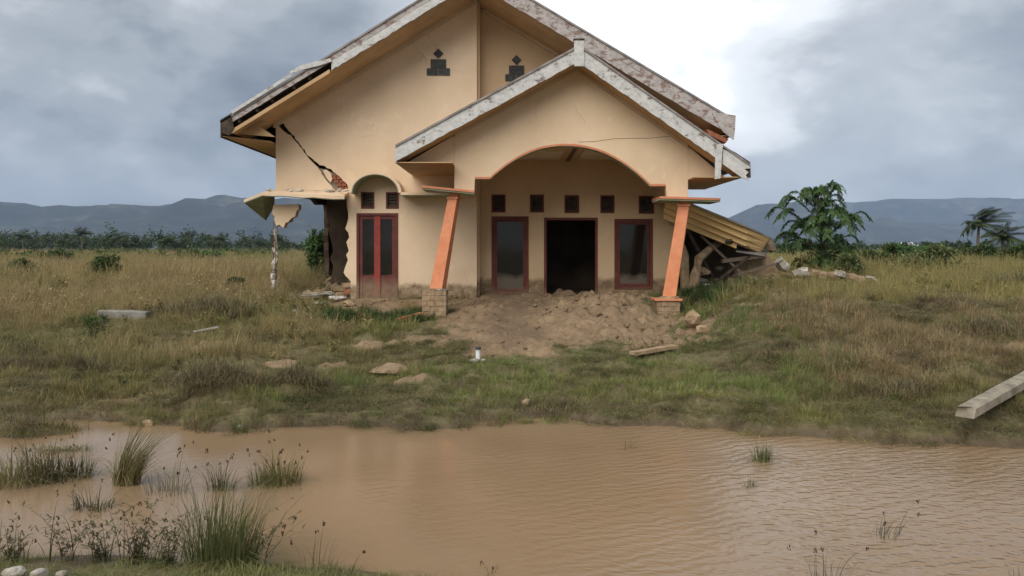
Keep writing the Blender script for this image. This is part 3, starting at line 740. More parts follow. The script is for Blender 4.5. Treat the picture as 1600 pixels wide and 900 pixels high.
m = MB(); m.prism([XZ([(850.2, 474), (850.2, 340.2), (933.8, 340.2), (933.8, 474), (930, 474), (930, 344), (854, 344), (854, 474)], YB)], YB - .02, YB + .10); hp(m, 'door_frame', 'red_frame')
for v in ((564, 300, 585, 326), (603, 300, 623, 326)):
    vent(v, YA)
fd = frame(557, 333, 622, 499, YA, 4, 'red_door', 'french_door', t=.11, dy=-.025)
fd['label'] = 'dark red double door with two tall glass panes'
for a, b in ((561.2, 589.3), (589.7, 617.8)):
    lf = frame(a, 337.2, b, 498, YA, 5.2, 'red_door', 'door_leaf', fd, .05, .012)
    m = MB(); m.prism([XZ(rect(a + 5.3, 430, b - 5.3, 492), YA)], YA + .025, YA + .045); hp(m, 'lower_panel', 'red_door', fd)
    pane(a + 5.2, 342.4, b - 5.2, 429.8, YA, fd, .034)
m = MB(); m.prism([XZ(rect(585, 337.4, 594, 498), YA)], YA - .004, YA + .010); hp(m, 'meeting_stile', 'red_stile', fd, 'brighter red stile between the two leaves')
# --- ledge over the ground floor, hood over the double door
def hood(Y0, Y1, cx, cy, a, b, th, n=26):
    o, i = [], []
    for k in range(n + 1):
        t = math.pi * k / n
        o.append((cx + (a) * math.cos(t), cy - b * math.sin(t))); i.append((cx + (a - th) * math.cos(t), cy - (b - th) * math.sin(t)))
    return o, i
o_, i_ = hood(20.3, YA, 586, 301, 41, 33, 4.2)
mb = MB(); mb.prism([XZ(o_ + i_[::-1], 20.3)], 20.3, YA - .003); hd = hp(mb, 'door_hood', 'cream_wall')
i2 = [(586 + (x - 586) * .965, 301 + (y - 301) * .965) for x, y in i_]
mb = MB(); mb.prism([XZ([(x + (.0), y) for x, y in i_] + i2[::-1], 20.3)], 20.315, YA - .004); hp(mb, 'hood_lining', 'green_plaster', hd)
zl0 = CZ + (HY - 299) * 20.3 / F
mb = MB(); mb.box(px(626, 20.3), -1.55, 20.3, YA - .003, zl0 - .09, zl0 - .02); hp(mb, 'ledge', 'cream_wall')
mb = MB(); mb.box(px(626, 20.3) + .01, -1.56, 20.32, YA - .006, zl0 - .104, zl0 - .0915); hp(mb, 'ledge_lining', 'green_plaster')
def sheet(top, th):
    """slab from a list of 3d points (ccw from above), th thick downward"""
    n = len(top); vs = [tuple(p) for p in top] + [(p[0], p[1], p[2] - th) for p in top]
    fs = [tuple(range(n)), tuple(range(2 * n - 1, n - 1, -1))] + [(i, i + n, (i + 1) % n + n, (i + 1) % n) for i in range(n)]
    m = MB(); m.add(vs, fs); return m
pts = [P(546, 303, 20.3), P(545, 300, YA - .01), P(470, 299, YA - .01), P(432, 299, YA + .02), P(414, 297, 20.9), P(409, 300, 20.5)]
fr = []
for k in range(9):
    t = k / 8; fr.append(P(lerp(409, 538, t), lerp(301, 305, t) + lr.uniform(-1.3, 1.3), 20.28 + lr.uniform(0, .05)))
top = fr + [P(545, 299.5, YA - .01), P(500, 298, YA - .01), P(460, 297, YA - .01), P(431, 296, YA - .01)]
hp(sheet(top, .085), 'ledge', 'cream_wall', label='cracked ledge slab sagging over the missing corner')
hp(sheet([(p[0], p[1] + .02, p[2] - .092) for p in top], .012), 'ledge_lining', 'green_plaster')
wing = [P(409, 301, 20.29), P(429, 296.5, 20.98), P(428, 318, 22.4), P(415, 340, 22.6), P(381, 312, 21.2)]
hp(sheet(wing, .07), 'broken_ledge', 'cream_wall', label='tip of the ledge bent down and broken')
hp(sheet([(p[0] + .01, p[1], p[2] - .075) for p in wing], .012), 'ledge_lining', 'green_plaster')
for k in range(16):   # crumbs of plaster along the ledge
    x = lr.uniform(415, 540); mb = MB(); mb.rock(P(x, 298 - lr.uniform(0, 2), lr.uniform(20.45, 20.9)), (lr.uniform(.03, .12), .06, lr.uniform(.02, .05)), k, 1); hp(mb, 'plaster_crumb', 'rubble_plaster')
# hanging stub of the corner column
mb = MB(); mb.prism([XZ([(427, 320), (466, 319), (467, 326), (463, 330), (461, 338), (455, 341), (450, 347), (446, 348), (443, 356), (436, 351), (432, 353), (428, 343), (429, 338), (425, 334)], 20.85)], 20.85, 21.12); hp(mb, 'hanging_stub', 'cream_porch', label='pointed cream stub of the corner column hanging from the ledge')
mb = MB(); mb.rock(P(440, 350, 21.0), (.16, .1, .07), 9, 2); mb.rock(P(452, 344, 21.0), (.12, .1, .06), 10, 2); hp(mb, 'stub_core', 'mortar')
# what is left of that column: plaster, brick and steel
colr = empty('broken_column', P(429, 470, 21.0), None, None); attach(colr, house)
yy = 466
k = 0
while yy > 362:
    hgt = lr.uniform(6, 12); w = lr.uniform(.045, .115) * (1 if yy > 400 else .8); x = 429 + (466 - yy) * .012 + lr.uniform(-2.2, 2.2)
    mb = MB(); mb.rock(P(x, yy, 21.0 + lr.uniform(-.03, .03)), (w, w * .9, hgt / 2 / 59.8 * 1.35), 40 + k, 1, .7)
    mb.build('column_chunk', ['rubble_plaster', 'white_rubble', 'mortar', 'rubble_plaster'][k % 4], colr)
    yy -= hgt * .85; k += 1
for dx, dy in ((-4, 0), (3, .05), (0, -.08)):
    mb = MB(); mb.tube([P(429 + dx, 470, 21 + dy), P(430 + dx * .7, 410, 21 + dy), P(431 + dx * .8, 352, 21 + dy), P(433 + dx, 320, 21 + dy)], .009, 5); mb.build('steel_bar', 'rust_steel', colr)
# wall stub by the door: torn masonry courses
for k in (0, 1):
    y = 455 - k * 9.8; mb = MB(); mb.box(-.11, .11, -.05, .05, -.055, .055); o = mb.build('brick', 'stone_face' if k % 3 else 'brick_red', house)
    o.location = P(543 + lr.uniform(-2.5, 2), y, YA + .09); o.rotation_euler = (R(lr.uniform(-4, 4)), R(lr.uniform(-7, 7)), R(lr.uniform(-12, 12)))
# --- porch: gable front with arch
ar = []
AX, AY0 = 890, 0
def arch_y(x):      # photo row of the arch intrados
    t = (x - 766) / (1016 - 766); base = lerp(279, 290, t); return base - 57 * (1 - abs(2 * t - 1) ** 2.15)
NA = 34
arch = [(766 + 250 * k / NA, arch_y(766 + 250 * k / NA)) for k in range(NA + 1)]
low = [(710, 299), (741, 299), (742, 279)] + arch + [(1040, 290), (1042, 307), (1075, 308)]
lo3 = XZ(low, YP); xl, xr_ = lo3[0][0], lo3[-1][0]
top = [(xr_, ps_z(xr_)), (PX, ps_z(PX)), (xl, ps_z(xl))]
mb = MB(); mb.prism([lo3 + top], YP, YP + .22); pw = hp(mb, 'porch_gable', 'cream_porch', label='cream porch gable with wide arch')
# salmon edge along the arch, greenish intrados
tr = [(742, 279)] + arch + [(1040, 290)]
up = [(x, y - 2.6) for x, y in tr]; dn = [(x, y + .6) for x, y in tr]
mb = MB(); mb.prism([XZ(dn + up[::-1], YP)], YP - .014, YP - .002); hp(mb, 'arch_trim', 'pink_trim', pw)
up = [(x, y + .2) for x, y in tr]; dn = [(x, y + 1.3) for x, y in tr]
mb = MB(); mb.prism([XZ(dn + up[::-1], YP)], YP + .004, YP + .216); hp(mb, 'arch_lining', 'green_plaster', pw)
mb = MB(); mb.tube([P(x, y, YP - .002) for x, y in ((905, 222), (930, 221), (958, 217), (985, 216), (1015, 216), (1045, 213))], .0045, 4); hp(mb, 'hairline_crack', 'dark_wood', pw)
# side beams, ceiling
zlb, zrb = lo3[0][1], lo3[-1][1]
mb = MB(); mb.box(xl + .002, xl + .28, YP + .222, YA - .002, zlb, ps_z(xl) - .02); hp(mb, 'porch_beam', 'cream_shaded')
mb = MB(); mb.box(xr_ - .28, xr_ - .002, YP + .222, YB - .002, zrb + .02, ps_z(xr_) - .02); hp(mb, 'porch_beam', 'cream_shaded')
mb = MB(); mb.box(xl + .285, xr_ - .285, YP + .225, YB - .003, 4.42, 4.45); hp(mb, 'porch_ceiling', 'cream_shaded')
for x0, x1 in ((.15, 1.25), (1.75, 2.9)):
    mb = MB(); mb.box(x0, x1, YP + .9, YB - .25, 4.385, 4.417); hp(mb, 'ceiling_panel', 'ceiling_paint')
for x in (1.5, 3.1):
    mb = MB(); mb.box(x - .04, x + .04, YP + .3, YB - .01, 4.36, 4.384); hp(mb, 'ceiling_batten', 'old_wood')
# porch roof
mb = MB(); mb.prism([[(PLX, PLZ), (PX, PZ), (PX, PZ - T), (PLX, PLZ - T)]], YQ - .03, YB - .01); prf = hp(mb, 'porch_roof', 'roof_metal')
mb = MB(); mb.prism([[(PX + .002, PZ), (PRX, PRZ), (PRX, PRZ - T), (PX + .002, PZ - T)]], YQ - .03, YB - .01); hp(mb, 'porch_roof', 'roof_metal')
hp(slope_board(pr_z, PLX, PX - .1, .03, .17, YQ, YQ + .03, 30, .006, 6), 'barge_board', 'white_board', prf)
hp(slope_board(pr_z, PLX + .005, PX - .1, .173, .37, YQ - .012, YQ + .02, 30, .012, 7), 'barge_board', 'white_board', prf)
xb = px(1124, YQ)
hp(slope_board(pr_z, PX + .1, xb, .03, .18, YQ, YQ + .03, 30, .006, 8), 'barge_board', 'white_board', prf)
hp(slope_board(pr_z, PX + .1, xb - .05, .183, .40, YQ - .012, YQ + .02, 30, .012, 9), 'barge_board', 'white_board', prf)
mb = MB(); mb.prism([XZ([(1130, 233), (1145, 240), (1160, 251), (1171, 257), (1172, 263), (1163, 264), (1170, 269), (1165, 274), (1171, 282), (1158, 277), (1143, 266), (1129, 256)], YQ)], YQ - .005, YQ + .03); hp(mb, 'barge_end', 'white_board', prf, 'splintered end of the porch barge board')
mb = MB(); mb.prism([XZ([(1128, 226), (1150, 238), (1173, 253), (1174, 277), (1168, 279), (1166, 262), (1140, 246)], YQ)], YQ + .034, YQ + .12); hp(mb, 'splintered_edge', 'dark_wood', prf)
mb = MB(); mb.prism([XZ([(1118, 226), (1129, 225), (1127, 252), (1125, 279), (1116, 280), (1117, 250)], YQ)], YQ - .04, YQ - .015); hp(mb, 'hanging_board', 'white_board', prf, 'short white board hanging upright from the barge')
mb = MB(); mb.prism([XZ([(897, 64), (912, 64), (912, 104), (897, 104)], YQ)], YQ - .05, YQ + .04); fn = hp(mb, 'finial_post', 'white_board', prf)
mb = MB(); mb.prism([XZ([(896, 61), (913, 61), (913, 63.7), (896, 63.7)], YQ)], YQ - .06, YQ + .05); hp(mb, 'post_cap', 'dark_wood', prf)
soffit(PLX + .03, PX, YQ + .035, YP - .002, .345, 'soffit', 'soffit_board', pr_z, .015, prf)
soffit(PX, PRX - .1, YQ + .035, YP - .002, .345, 'soffit', 'soffit_board', pr_z, .015, prf)
soffit(xl + .02, PX, YP - .09, YP - .004, .361, 'soffit_trim', 'soffit_trim', pr_z, .07, prf)
soffit(PX, xr_ - .02, YP - .09, YP - .004, .361, 'soffit_trim', 'soffit_trim', pr_z, .07, prf)
mb = MB(); mb.prism([[(PLX + .06, PLZ - .385), (xl - .003, PLZ - .385), (xl - .003, ps_z(xl) - .01)]], YP + .01, YP + .03); hp(mb, 'eave_panel', 'cream_porch', prf)
mb = MB(); mb.prism([[(xr_ + .003, PRZ - .285), (PRX - .3, PRZ - .285), (xr_ + .003, ps_z(xr_) - .01)]], YP + .01, YP + .03); hp(mb, 'eave_panel', 'cream_porch', prf)
mb = MB(); mb.box(PLX + .02, xl - .002, YQ + .04, YB - .05, PLZ - .40, PLZ - .38); hp(mb, 'eave_soffit', 'soffit_board', prf)
mb = MB(); mb.box(xr_ + .002, PRX - .14, YQ + .06, YB - .05, PRZ - .30, PRZ - .28); hp(mb, 'eave_soffit', 'soffit_board', prf)
mb = MB(); mb.box(PLX - .012, PLX + .015, YQ + .034, YB - .05, PLZ - .40, PLZ - .06); hp(mb, 'fascia', 'white_board', prf)
# column heads: thin flat slabs
def plate(x0, x1, yl, yr, Y0, Y1, name):
    a, b = P(x0, yl, YP - .3), P(x1, yr, YP - .3)
    m = MB(); m.hexa([(a[0], Y0, a[2]), (b[0], Y0, b[2]), (b[0], Y1, b[2]), (a[0], Y1, a[2]), (a[0], Y0, a[2] + .05), (b[0], Y0, b[2] + .05), (b[0], Y1, b[2] + .05), (a[0], Y1, a[2] + .05)])
    return hp(m, name, 'pink_trim')
pl = plate(659, 741, 293, 301, YP - .3, YP + .75, 'column_head')
q = [(v.co.x, v.co.y, v.co.z) for v in pl.data.vertices]
pr_ = plate(1031, 1126, 310, 313, YP - .3, YP + .75, 'column_head')
for pl_ in (pl, pr_):
    c = [tuple(v.co) for v in pl_.data.vertices]
    hp(sheet([(p[0], p[1] + (.03 if i < 2 else -.03), p[2] - .004) for i, p in enumerate(c[:4])], .03), 'head_lining', 'green_plaster', pl_)
# --- leaning columns on brick pedestals
def column(tx, ty, tw, bx, by, bw, px0, px1, py0, py1, cap):
    Yc = YP + .05
    co = empty('porch_column', P(bx, py1, Yc), None, None); attach(co, house)
    co['label'] = 'orange column leaning off its brick pedestal' if not cap else 'leaning orange column on capped brick pedestal'
    a, b = Vector(P(bx, by, Yc)), Vector(P(tx, ty, Yc)); d = b - a
    w0, w1 = bw / F * Yc, tw / F * Yc
    def sq(c, w, rot=R(-14)):
        return [c + Matrix.Rotation(rot, 3, 'Z') @ Vector((sx * w / 2, sy * w / 2, 0)) for sx, sy in ((-1, -1), (1, -1), (1, 1), (-1, 1))]
    m = MB(); m.hexa([tuple(v) for v in sq(a, w0 * .86) + sq(a + d * .93, w1 * .9)]); bevel(m.build('shaft', 'orange_paint', co), .012, 2)
    m = MB(); m.hexa([tuple(v) for v in sq(a + d * .931, w1 * 1.06) + sq(a + d * .952, w1 * 1.06)]); m.build('collar', 'orange_paint', co)
    m = MB(); m.hexa([tuple(v) for v in sq(a + d * .953, w1 * .78) + sq(a + d * 1.0, w1 * .86)]); m.build('neck', 'orange_paint', co)
    X0, X1 = px(px0, Yc - .2), px(px1, Yc - .2); z1 = CZ + (HY - py0) * Yc / F; z0 = CZ + (HY - py1) * Yc / F - .35
    Yf, Yb = Yc - .24, Yc + .28
    m = MB(); m.box(X0 + .012, X1 - .012, Yf + .012, Yb - .012, z0, z1 - .01); ped = m.build('pedestal', 'mortar', co)
    rows = max(4, int((z1 - z0) / .115)); hh = (z1 - z0) / rows; rr = random.Random(int(tx))
    for r in range(rows):
        cuts = [0, .34, .68, 1] if r % 2 else [0, .2, .52, .85, 1]
        for u, v in zip(cuts[:-1], cuts[1:]):
            xa, xc = lerp(X0, X1, u) + .005, lerp(X0, X1, v) - .005; e = rr.uniform(-.008, .012)
            MB().box(xa, xc, Yf - e, Yf + .011, z0 + r * hh + .005, z0 + (r + 1) * hh - .005).build('brick', 'stone_face', ped)
            ya, yc = lerp(Yf, Yb, u) + .005, lerp(Yf, Yb, v) - .005; e = rr.uniform(-.006, .012)
            MB().box(X1 - .011, X1 + e, ya, yc, z0 + r * hh + .005, z0 + (r + 1) * hh - .005).build('brick', 'stone_face', ped)
            e = rr.uniform(-.006, .012)
            MB().box(X0 - e, X0 + .011, ya, yc, z0 + r * hh + .005, z0 + (r + 1) * hh - .005).build('brick', 'stone_face', ped)
    if cap:
        m = MB(); m.box(X0 - .05, X1 + .05, Yf - .05, Yb + .05, z1 - .005, z1 + .045); bevel(m.build('pedestal_cap', 'pink_trim', co), .008)
        m = MB(); m.rock((a.x, Yc, z1 + .06), (w0 * .75, .22, .05), 7, 2); m.build('mortar_lump', 'stone_face', co)
    else:
        m = MB(); m.rock((a.x + .05, Yc, z1), (w0 * .75, .2, .05), 8, 2); m.build('mortar_lump', 'mortar', co)
column(711, 301, 17, 684, 451, 24, 660, 697, 453, 502, False)
column(1070, 312, 19, 1046, 463, 24, 1026, 1062, 469, 504, True)

# ------------------------------------------------------------------ collapsed side roof at the right of the house
cr = empty('collapsed_roof', P(1130, 450, 21.0), 'fallen side roof with stepped yellow fascia boards', 'roof')
YC = 20.9
A0, A1 = (1040, 303), (1168, 355)
for k, (dz0, dz1, dy, dx) in enumerate(((0, 10, 0, 0), (10.4, 20, .09, 0), (20.4, 29, .18, 0), (29.4, 38, .27, -12))):
    p0, p1 = P(A0[0], A0[1] + dz0, YC), P(A1[0] + dx, A1[1] + dz0 + dx * .4, YC); q0, q1 = P(A0[0], A0[1] + dz1, YC), P(A1[0] + dx - 1, A1[1] + dz1 + dx * .4, YC)
    mb = MB(); mb.hexa([(q0[0], YC + dy, q0[2]), (q1[0], YC + dy, q1[2]), (q1[0], YC + dy + .12, q1[2]), (q0[0], YC + dy + .12, q0[2]), (p0[0], YC + dy, p0[2]), (p1[0], YC + dy, p1[2]), (p1[0], YC + dy + .12, p1[2]), (p0[0], YC + dy + .12, p0[2])])
    mb.build('fascia_board', 'yellow_board', cr)
    # mitred return towards the back
    YE = YC + 1.1
    e0, e1 = P(1203, 372 + dz0 * .8, YE), P(1198, 372 + dz1 * .8, YE)
    s0, s1 = P(A1[0] + .8, A1[1] + dz0, YC), P(A1[0] - .2, A1[1] + dz1, YC)
    if k < 3:
        mb = MB(); mb.hexa([(s1[0], YC + dy, s1[2]), (e1[0] - dy, YE, e1[2]), (e1[0] - dy - .1, YE + .1, e1[2]), (s1[0] - .1, YC + dy + .1, s1[2]), (s0[0], YC + dy, s0[2]), (e0[0] - dy, YE, e0[2]), (e0[0] - dy - .1, YE + .1, e0[2]), (s0[0] - .1, YC + dy + .1, s0[2])])
        mb.build('fascia_board', 'yellow_board', cr)
ptop = [P(1038, 300.5, YC - .1), P(1169, 353.5, YC - .1), P(1206, 371.5, 22.1), P(1207, 378, 25.5), P(1040, 322, 25.5)]
sheet(ptop, .05).build('roof_sheet', 'roof_metal', cr)
mb = MB(); mb.rock(P(1203, 386, 22.0), (.08, .2, .20), 3, 1, .7); mb.build('torn_edge', 'old_wood', cr)
mb = MB(); mb.rock(P(1140, 377, YC + .25), (.2, .1, .07), 4, 2, .5); mb.build('torn_edge', 'dark_wood', cr)
# what lies in the dark under it
def thing(name, mb, mat, label, cat, group=None, smooth=False):
    o = mb.build(name, mat, None, smooth); return tag(o, label, cat, group, 'thing')
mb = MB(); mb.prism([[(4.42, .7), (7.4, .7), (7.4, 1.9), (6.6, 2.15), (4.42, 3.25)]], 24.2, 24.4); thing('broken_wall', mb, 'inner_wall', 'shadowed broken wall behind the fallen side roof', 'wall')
mb = MB(); mb.tube([P(1083, 462, 20.9), P(1086, 430, 20.9), P(1092, 404, 21.1), P(1108, 390, 21.4), P(1128, 376, 21.8)], [.14, .13, .12, .10, .09], 7); thing('broken_post', mb, 'stone_face', 'thick broken post bent over under the fallen roof', 'post')
mb = MB(); mb.beam(P(1128, 408, 21.2), P(1196, 399, 21.5), .12, .10); thing('fallen_beam', mb, 'old_wood', 'grey beam lying level under the fallen roof', 'beam')
mb = MB(); mb.prism([XZ([(1066, 470), (1064, 396), (1069, 380), (1076, 398), (1078, 470)], 21.3)], 21.3, 21.5); thing('wall_stub', mb, 'stone_face', 'narrow upright wall stub beside the leaning right column', 'wall')
mb = MB(); mb.prism([XZ([(1145, 452), (1150, 412), (1168, 403), (1190, 398), (1206, 402), (1222, 440), (1228, 452)], 21.9)], 21.9, 22.6); thing('mud_bank', mb, 'clod', 'brown lump of broken wall at the roof corner', 'rubble')
cr_i = random.Random(8)
def ground_at(X, Y): return H(X, Y)
# slumped sheets and splintered timber of the fallen roof
for k, (pts_, mt_) in enumerate((([(1150, 392, 21.1), (1196, 399, 21.4), (1200, 392, 22.6), (1150, 383, 22.6)], 'roof_metal'), ([(1100, 352, 21.3), (1170, 384, 21.2), (1176, 378, 23.5), (1100, 345, 23.5)], 'dark_wood'))):
    sheet([P(*q) for q in pts_], .03).build('slumped_sheet', mt_, cr)
for k, (a, b, w_, mt_) in enumerate((((1095, 368, 21.4), (1160, 428, 21.2), .09, 'old_wood'), ((1120, 440, 20.9), (1176, 396, 21.4), .07, 'dark_wood'), ((1070, 352, 21.2), (1112, 432, 21.7), .08, 'dark_wood'), ((1150, 430, 20.95), (1212, 412, 21.5), .08, 'old_wood'))):
    MB().beam(P(*a), P(*b), w_, w_ * .7).build('splintered_timber', mt_, cr)
for k in range(15):
    x, y = cr_i.uniform(1085, 1190), cr_i.uniform(415, 452); mb = MB(); s = cr_i.uniform(.07, .2)
    mb.rock(P(x, y, cr_i.uniform(21.2, 22.6)), (s * 1.3, s, s * .7), 70 + k, 2, .45)
    o = thing('rubble_chunk', mb, ['rubble_plaster', 'stone_face', 'mortar'][k % 3], ['pale plaster chunk in the dark under the fallen roof', 'brown masonry chunk in the dark under the fallen roof', 'grey mortar chunk in the dark under the fallen roof'][k % 3], 'rubble', ['pale ', 'brown ', 'grey '][k % 3] + 'rubble under the fallen side roof')

# ------------------------------------------------------------------ loose things round the house
def at(x, y, Y=None, z=None, dz=0):
    """point of the ground seen at photo pixel (x,y): marches along the view ray"""
    dx, dzz = (x - 800) / F, (HY - y) / F
    ys = np.arange(4.5, 60, .05); zz = height(dx * ys, ys); k = np.argmax(zz >= CZ + dzz * ys)
    return Vector((dx * ys[k], ys[k], zz[k] + dz))
# white pipe standing in the grass
p = at(747, 566)
pe = empty('white_pipe', p, 'short white pipe with dark cap standing in the grass', 'pipe')
s = p.y / F
MB().tube([p + Vector((0, 0, -.1)), p + Vector((.0, 0, 19 * s))], 3.6 * s, 12).build('pipe', 'plastic_white', pe, False)
MB().tube([p + Vector((0, 0, 19 * s)), p + Vector((0, 0, 23 * s))], 4.6 * s, 12).build('cap', 'plastic_dark', pe)
mb = MB(); mb.rock(p + Vector((-.05, -.04, .02)), (.10, .07, .04), 2, 2, .3); mb.rock(p + Vector((.09, -.02, .02)), (.06, .05, .03), 6, 2, .3); mb.build('cement_foot', 'white_rubble', pe)
# concrete pole jutting over the bank at the right edge
e0 = Vector(P(1508, 645, 8.15)); e1 = Vector((7.5, 10.8, H(7.5, 10.8) + .04))
mb = MB(); mb.beam(e0, e1, .19, .15)
d = (e1 - e0); n_ = 14; vs = []; fs = []
r_ = d.cross(Vector((0, 0, 1))).normalized(); u_ = r_.cross(d.normalized()); pr = random.Random(4)
sec = [(-.065, -.06), (.06, -.065), (.085, -.045), (.085, .04), (.06, .06), (-.065, .06), (-.085, .042), (-.085, -.04)]
for i in range(n_ + 1):
    for a, b in sec:
        q = e0 + d * (i / n_) + r_ * (a * (1 + pr.uniform(-.015, .015))) + u_ * (b * (1 + pr.uniform(-.02, .02)))
        if i == 0: q -= d.normalized() * pr.uniform(-.09, .05)
        vs.append(q)
m8 = len(sec)
for i in range(n_):
    for k in range(m8): fs.append((i * m8 + k, i * m8 + (k + 1) % m8, (i + 1) * m8 + (k + 1) % m8, (i + 1) * m8 + k))
fs += [tuple(range(m8))[::-1], tuple(n_ * m8 + k for k in range(m8))]
mb = MB(); mb.add(vs, fs); thing('concrete_pole', mb, 'weathered_pole', 'pale weathered concrete pole jutting out over the bank', 'pole')
# concrete slab lying in the left field
p = at(195, 500)
mb = MB(); mb.obox(p + Vector((0, 0, .08)), (1.0, .35, .22), Matrix.Rotation(R(4), 3, 'Z') @ Matrix.Rotation(R(2), 3, 'Y')); bevel(thing('concrete_slab', mb, 'concrete', 'grey concrete slab lying in the tall left grass', 'slab'), .02)
# pale sheets below the broken corner
p = at(468, 470); mb = MB(); mb.obox(p + Vector((0, .3, .10)), (1.5, .5, .035), Matrix.Rotation(R(8), 3, 'Z') @ Matrix.Rotation(R(-5), 3, 'Y') @ Matrix.Rotation(R(9), 3, 'X')); thing('fallen_board', mb, 'white_rubble', 'pale board lying flat below the broken house corner', 'board')
mb = MB(); mb.obox(p + Vector((.35, .1, .17)), (1.1, .12, .03), Matrix.Rotation(R(-6), 3, 'Z') @ Matrix.Rotation(R(-3), 3, 'Y')); thing('fallen_board', mb, 'concrete', 'narrow grey plank on top of the pale board', 'board')
for k, (x, y, sx, sz, ry, lab) in enumerate(((527, 470, .5, .09, 12, 'tilted plaster slab at the foot of the broken wall edge'), (545, 478, .28, .12, -20, 'thick masonry lump before the double door'), (500, 477, .35, .06, 5, 'flat broken plaster piece on the mud below the ledge'))):
    p = at(x, y); mb = MB(); mb.rock(p + Vector((0, 0, .05)), (sx * .5, .18, sz * .6), 400 + k, 2, .6); thing('plaster_slab', mb, 'rubble_plaster' if k != 1 else 'stone_face', lab, 'rubble')
p = at(462, 494); mb = MB(); mb.rock(p + Vector((0, 0, .05)), (.09, .07, .10), 12, 2, .3); thing('white_stone', mb, 'white_rubble', 'small white stone before the broken column', 'stone')
p = at(640, 503); mb = MB(); mb.beam(p + Vector((-.3, -.1, .04)), p + Vector((.25, .3, .16)), .10, .07); thing('timber_piece', mb, 'pink_trim', 'short reddish timber beside the left pedestal', 'timber')
p = at(320, 530); mb = MB(); mb.beam(p + Vector((-.22, 0, .12)), p + Vector((.22, .1, .2)), .06, .03); thing('timber_piece', mb, 'white_rubble', 'small pale stick in the grass below the brush heap', 'timber')
p = at(1020, 555); mb = MB(); mb.beam(p + Vector((-.35, -.2, .05)), p + Vector((.4, .3, .1)), .16, .05); thing('timber_piece', mb, 'stone_face', 'tan plank edge on the bank right of the mud', 'timber')
p = at(612, 578); mb = MB(); mb.rock(p + Vector((0, .1, -.02)), (.30, .28, .09), 55, 2, .5); thing('concrete_slab', mb, 'clod', 'flat broken slab on the bank below the left pedestal', 'slab')
p = at(437, 574); mb = MB(); mb.rock(p + Vector((0, .1, -.02)), (.35, .30, .09), 22, 2, .3); thing('flat_stone', mb, 'clod', 'flat pale mud crust between the two dead grass mounds', 'stone')
for x, y, sx, lab in ((822, 634, .07, 'rounded brown stone in the grass at the bank edge'), (376, 672, .04, 'pale stone at the waterline in a green tuft'), (1083, 512, .2, 'earth lump right of the capped pedestal'),
                      (1098, 520, .13, 'smaller earth lump next to the capped pedestal'), (232, 668, .08, 'mossy stone standing in the left shallows'), (1322, 572, .035, 'tiny white scrap on the right bank')):
    p = at(x, y); mb = MB(); mb.rock(p + Vector((0, 0, sx * .4)), (sx, sx * .8, sx * .75), int(x), 2, .4); thing('stone', mb, 'white_rubble' if 'white' in lab or 'pale' in lab else 'stone_face', lab, 'stone')
for k, (x, y, sx) in enumerate(((22, 906, .06), (60, 908, .05), (96, 906, .03), (-10, 905, .04))):
    p = at(x, y); mb = MB(); mb.rock(p + Vector((0, 0, .03)), (sx, sx * .8, sx * .7), 90 + k, 3, .25)
    thing('white_stone', mb, 'white_rubble', ['biggest white stone in the bottom left corner', 'second white stone in the bottom left corner', 'small white stone right of the two corner stones', 'white stone cut by the left frame edge'][k], 'stone', 'white stones on the near bank')
# white rubble at the end of the collapsed roof
for k, (x, y, Y, sx, sy, sz, rz, ry, lab) in enumerate((
        (1222, 413, 22.0, .35, .25, .22, 20, 40, 'white rubble slab leaning at the fallen roof corner'),
        (1250, 425, 22.0, .40, .3, .13, -8, -6, 'brightest white rubble block by the tree foot'),
        (1288, 428, 22.3, .70, .3, .09, 5, 6, 'long brownish rubble slab below the leafy tree'),
        (1312, 427, 21.8, .22, .2, .20, 30, 12, 'small upright rubble block right of the long slab'),
        (1336, 433, 21.4, .42, .25, .10, -4, 10, 'low brownish rubble piece near the bent board'))):
    mb = MB(); mb.obox((0, 0, 0), (sx, sy, sz), Matrix.Identity(3)); bm = bmesh.new()
    o = mb.build('rubble_slab', 'white_rubble' if k not in (2, 4) else 'clod'); bm.from_mesh(o.data); bmesh.ops.subdivide_edges(bm, edges=bm.edges, cuts=3, use_grid_fill=True)
    for v in bm.verts: v.co += Vector((mnoise.noise(v.co * 5 + Vector((k, 0, 0))), mnoise.noise(v.co * 5 + Vector((0, k, 9))), mnoise.noise(v.co * 5 + Vector((3, 0, k))))) * .07
    bm.to_mesh(o.data); bm.free(); o.location = P(x, y, Y); o.rotation_euler = (R(6), R(ry), R(rz)); tag(o, lab, 'rubble', kind='thing', group='white rubble beside the fallen roof')
mb = MB(); mb.beam(P(1353, 432, 21.0), P(1366, 434, 21.0), .1, .05); mb.beam(P(1364, 433.5, 21.0), P(1382, 449, 20.8), .09, .04); thing('bent_board', mb, 'white_rubble', 'bent white board at the right end of the rubble', 'board')
mb = MB(); p = at(1320, 443); 
for k in range(16):
    mb.rock((8.1 + pr.uniform(-1.2, 1.4), 22.2 + pr.uniform(-.5, .4), 1.1 + pr.uniform(0, .2)), (pr.uniform(.08, .22), .12, pr.uniform(.05, .12)), 120 + k, 2, .5)
tag(mb.build('rubble', 'clod'), 'crumbled brown rubble under the white slabs', 'rubble', kind='stuff')
# ball of rubble inside the broken room
mb = MB()
for k in range(60):
    x, y = pr.uniform(-5.6, -4.3), pr.uniform(21.3, 24.2); s = pr.uniform(.05, .17)
    mb.rock((x, y, H(x, y) + s * .3 + max(0, (y - 22)) * .08), (s * 1.2, s, s * .7), 200 + k, 1, .5)
tag(mb.build('rubble', 'stone_face'), 'broken masonry heaped inside the open house corner', 'rubble', kind='stuff')

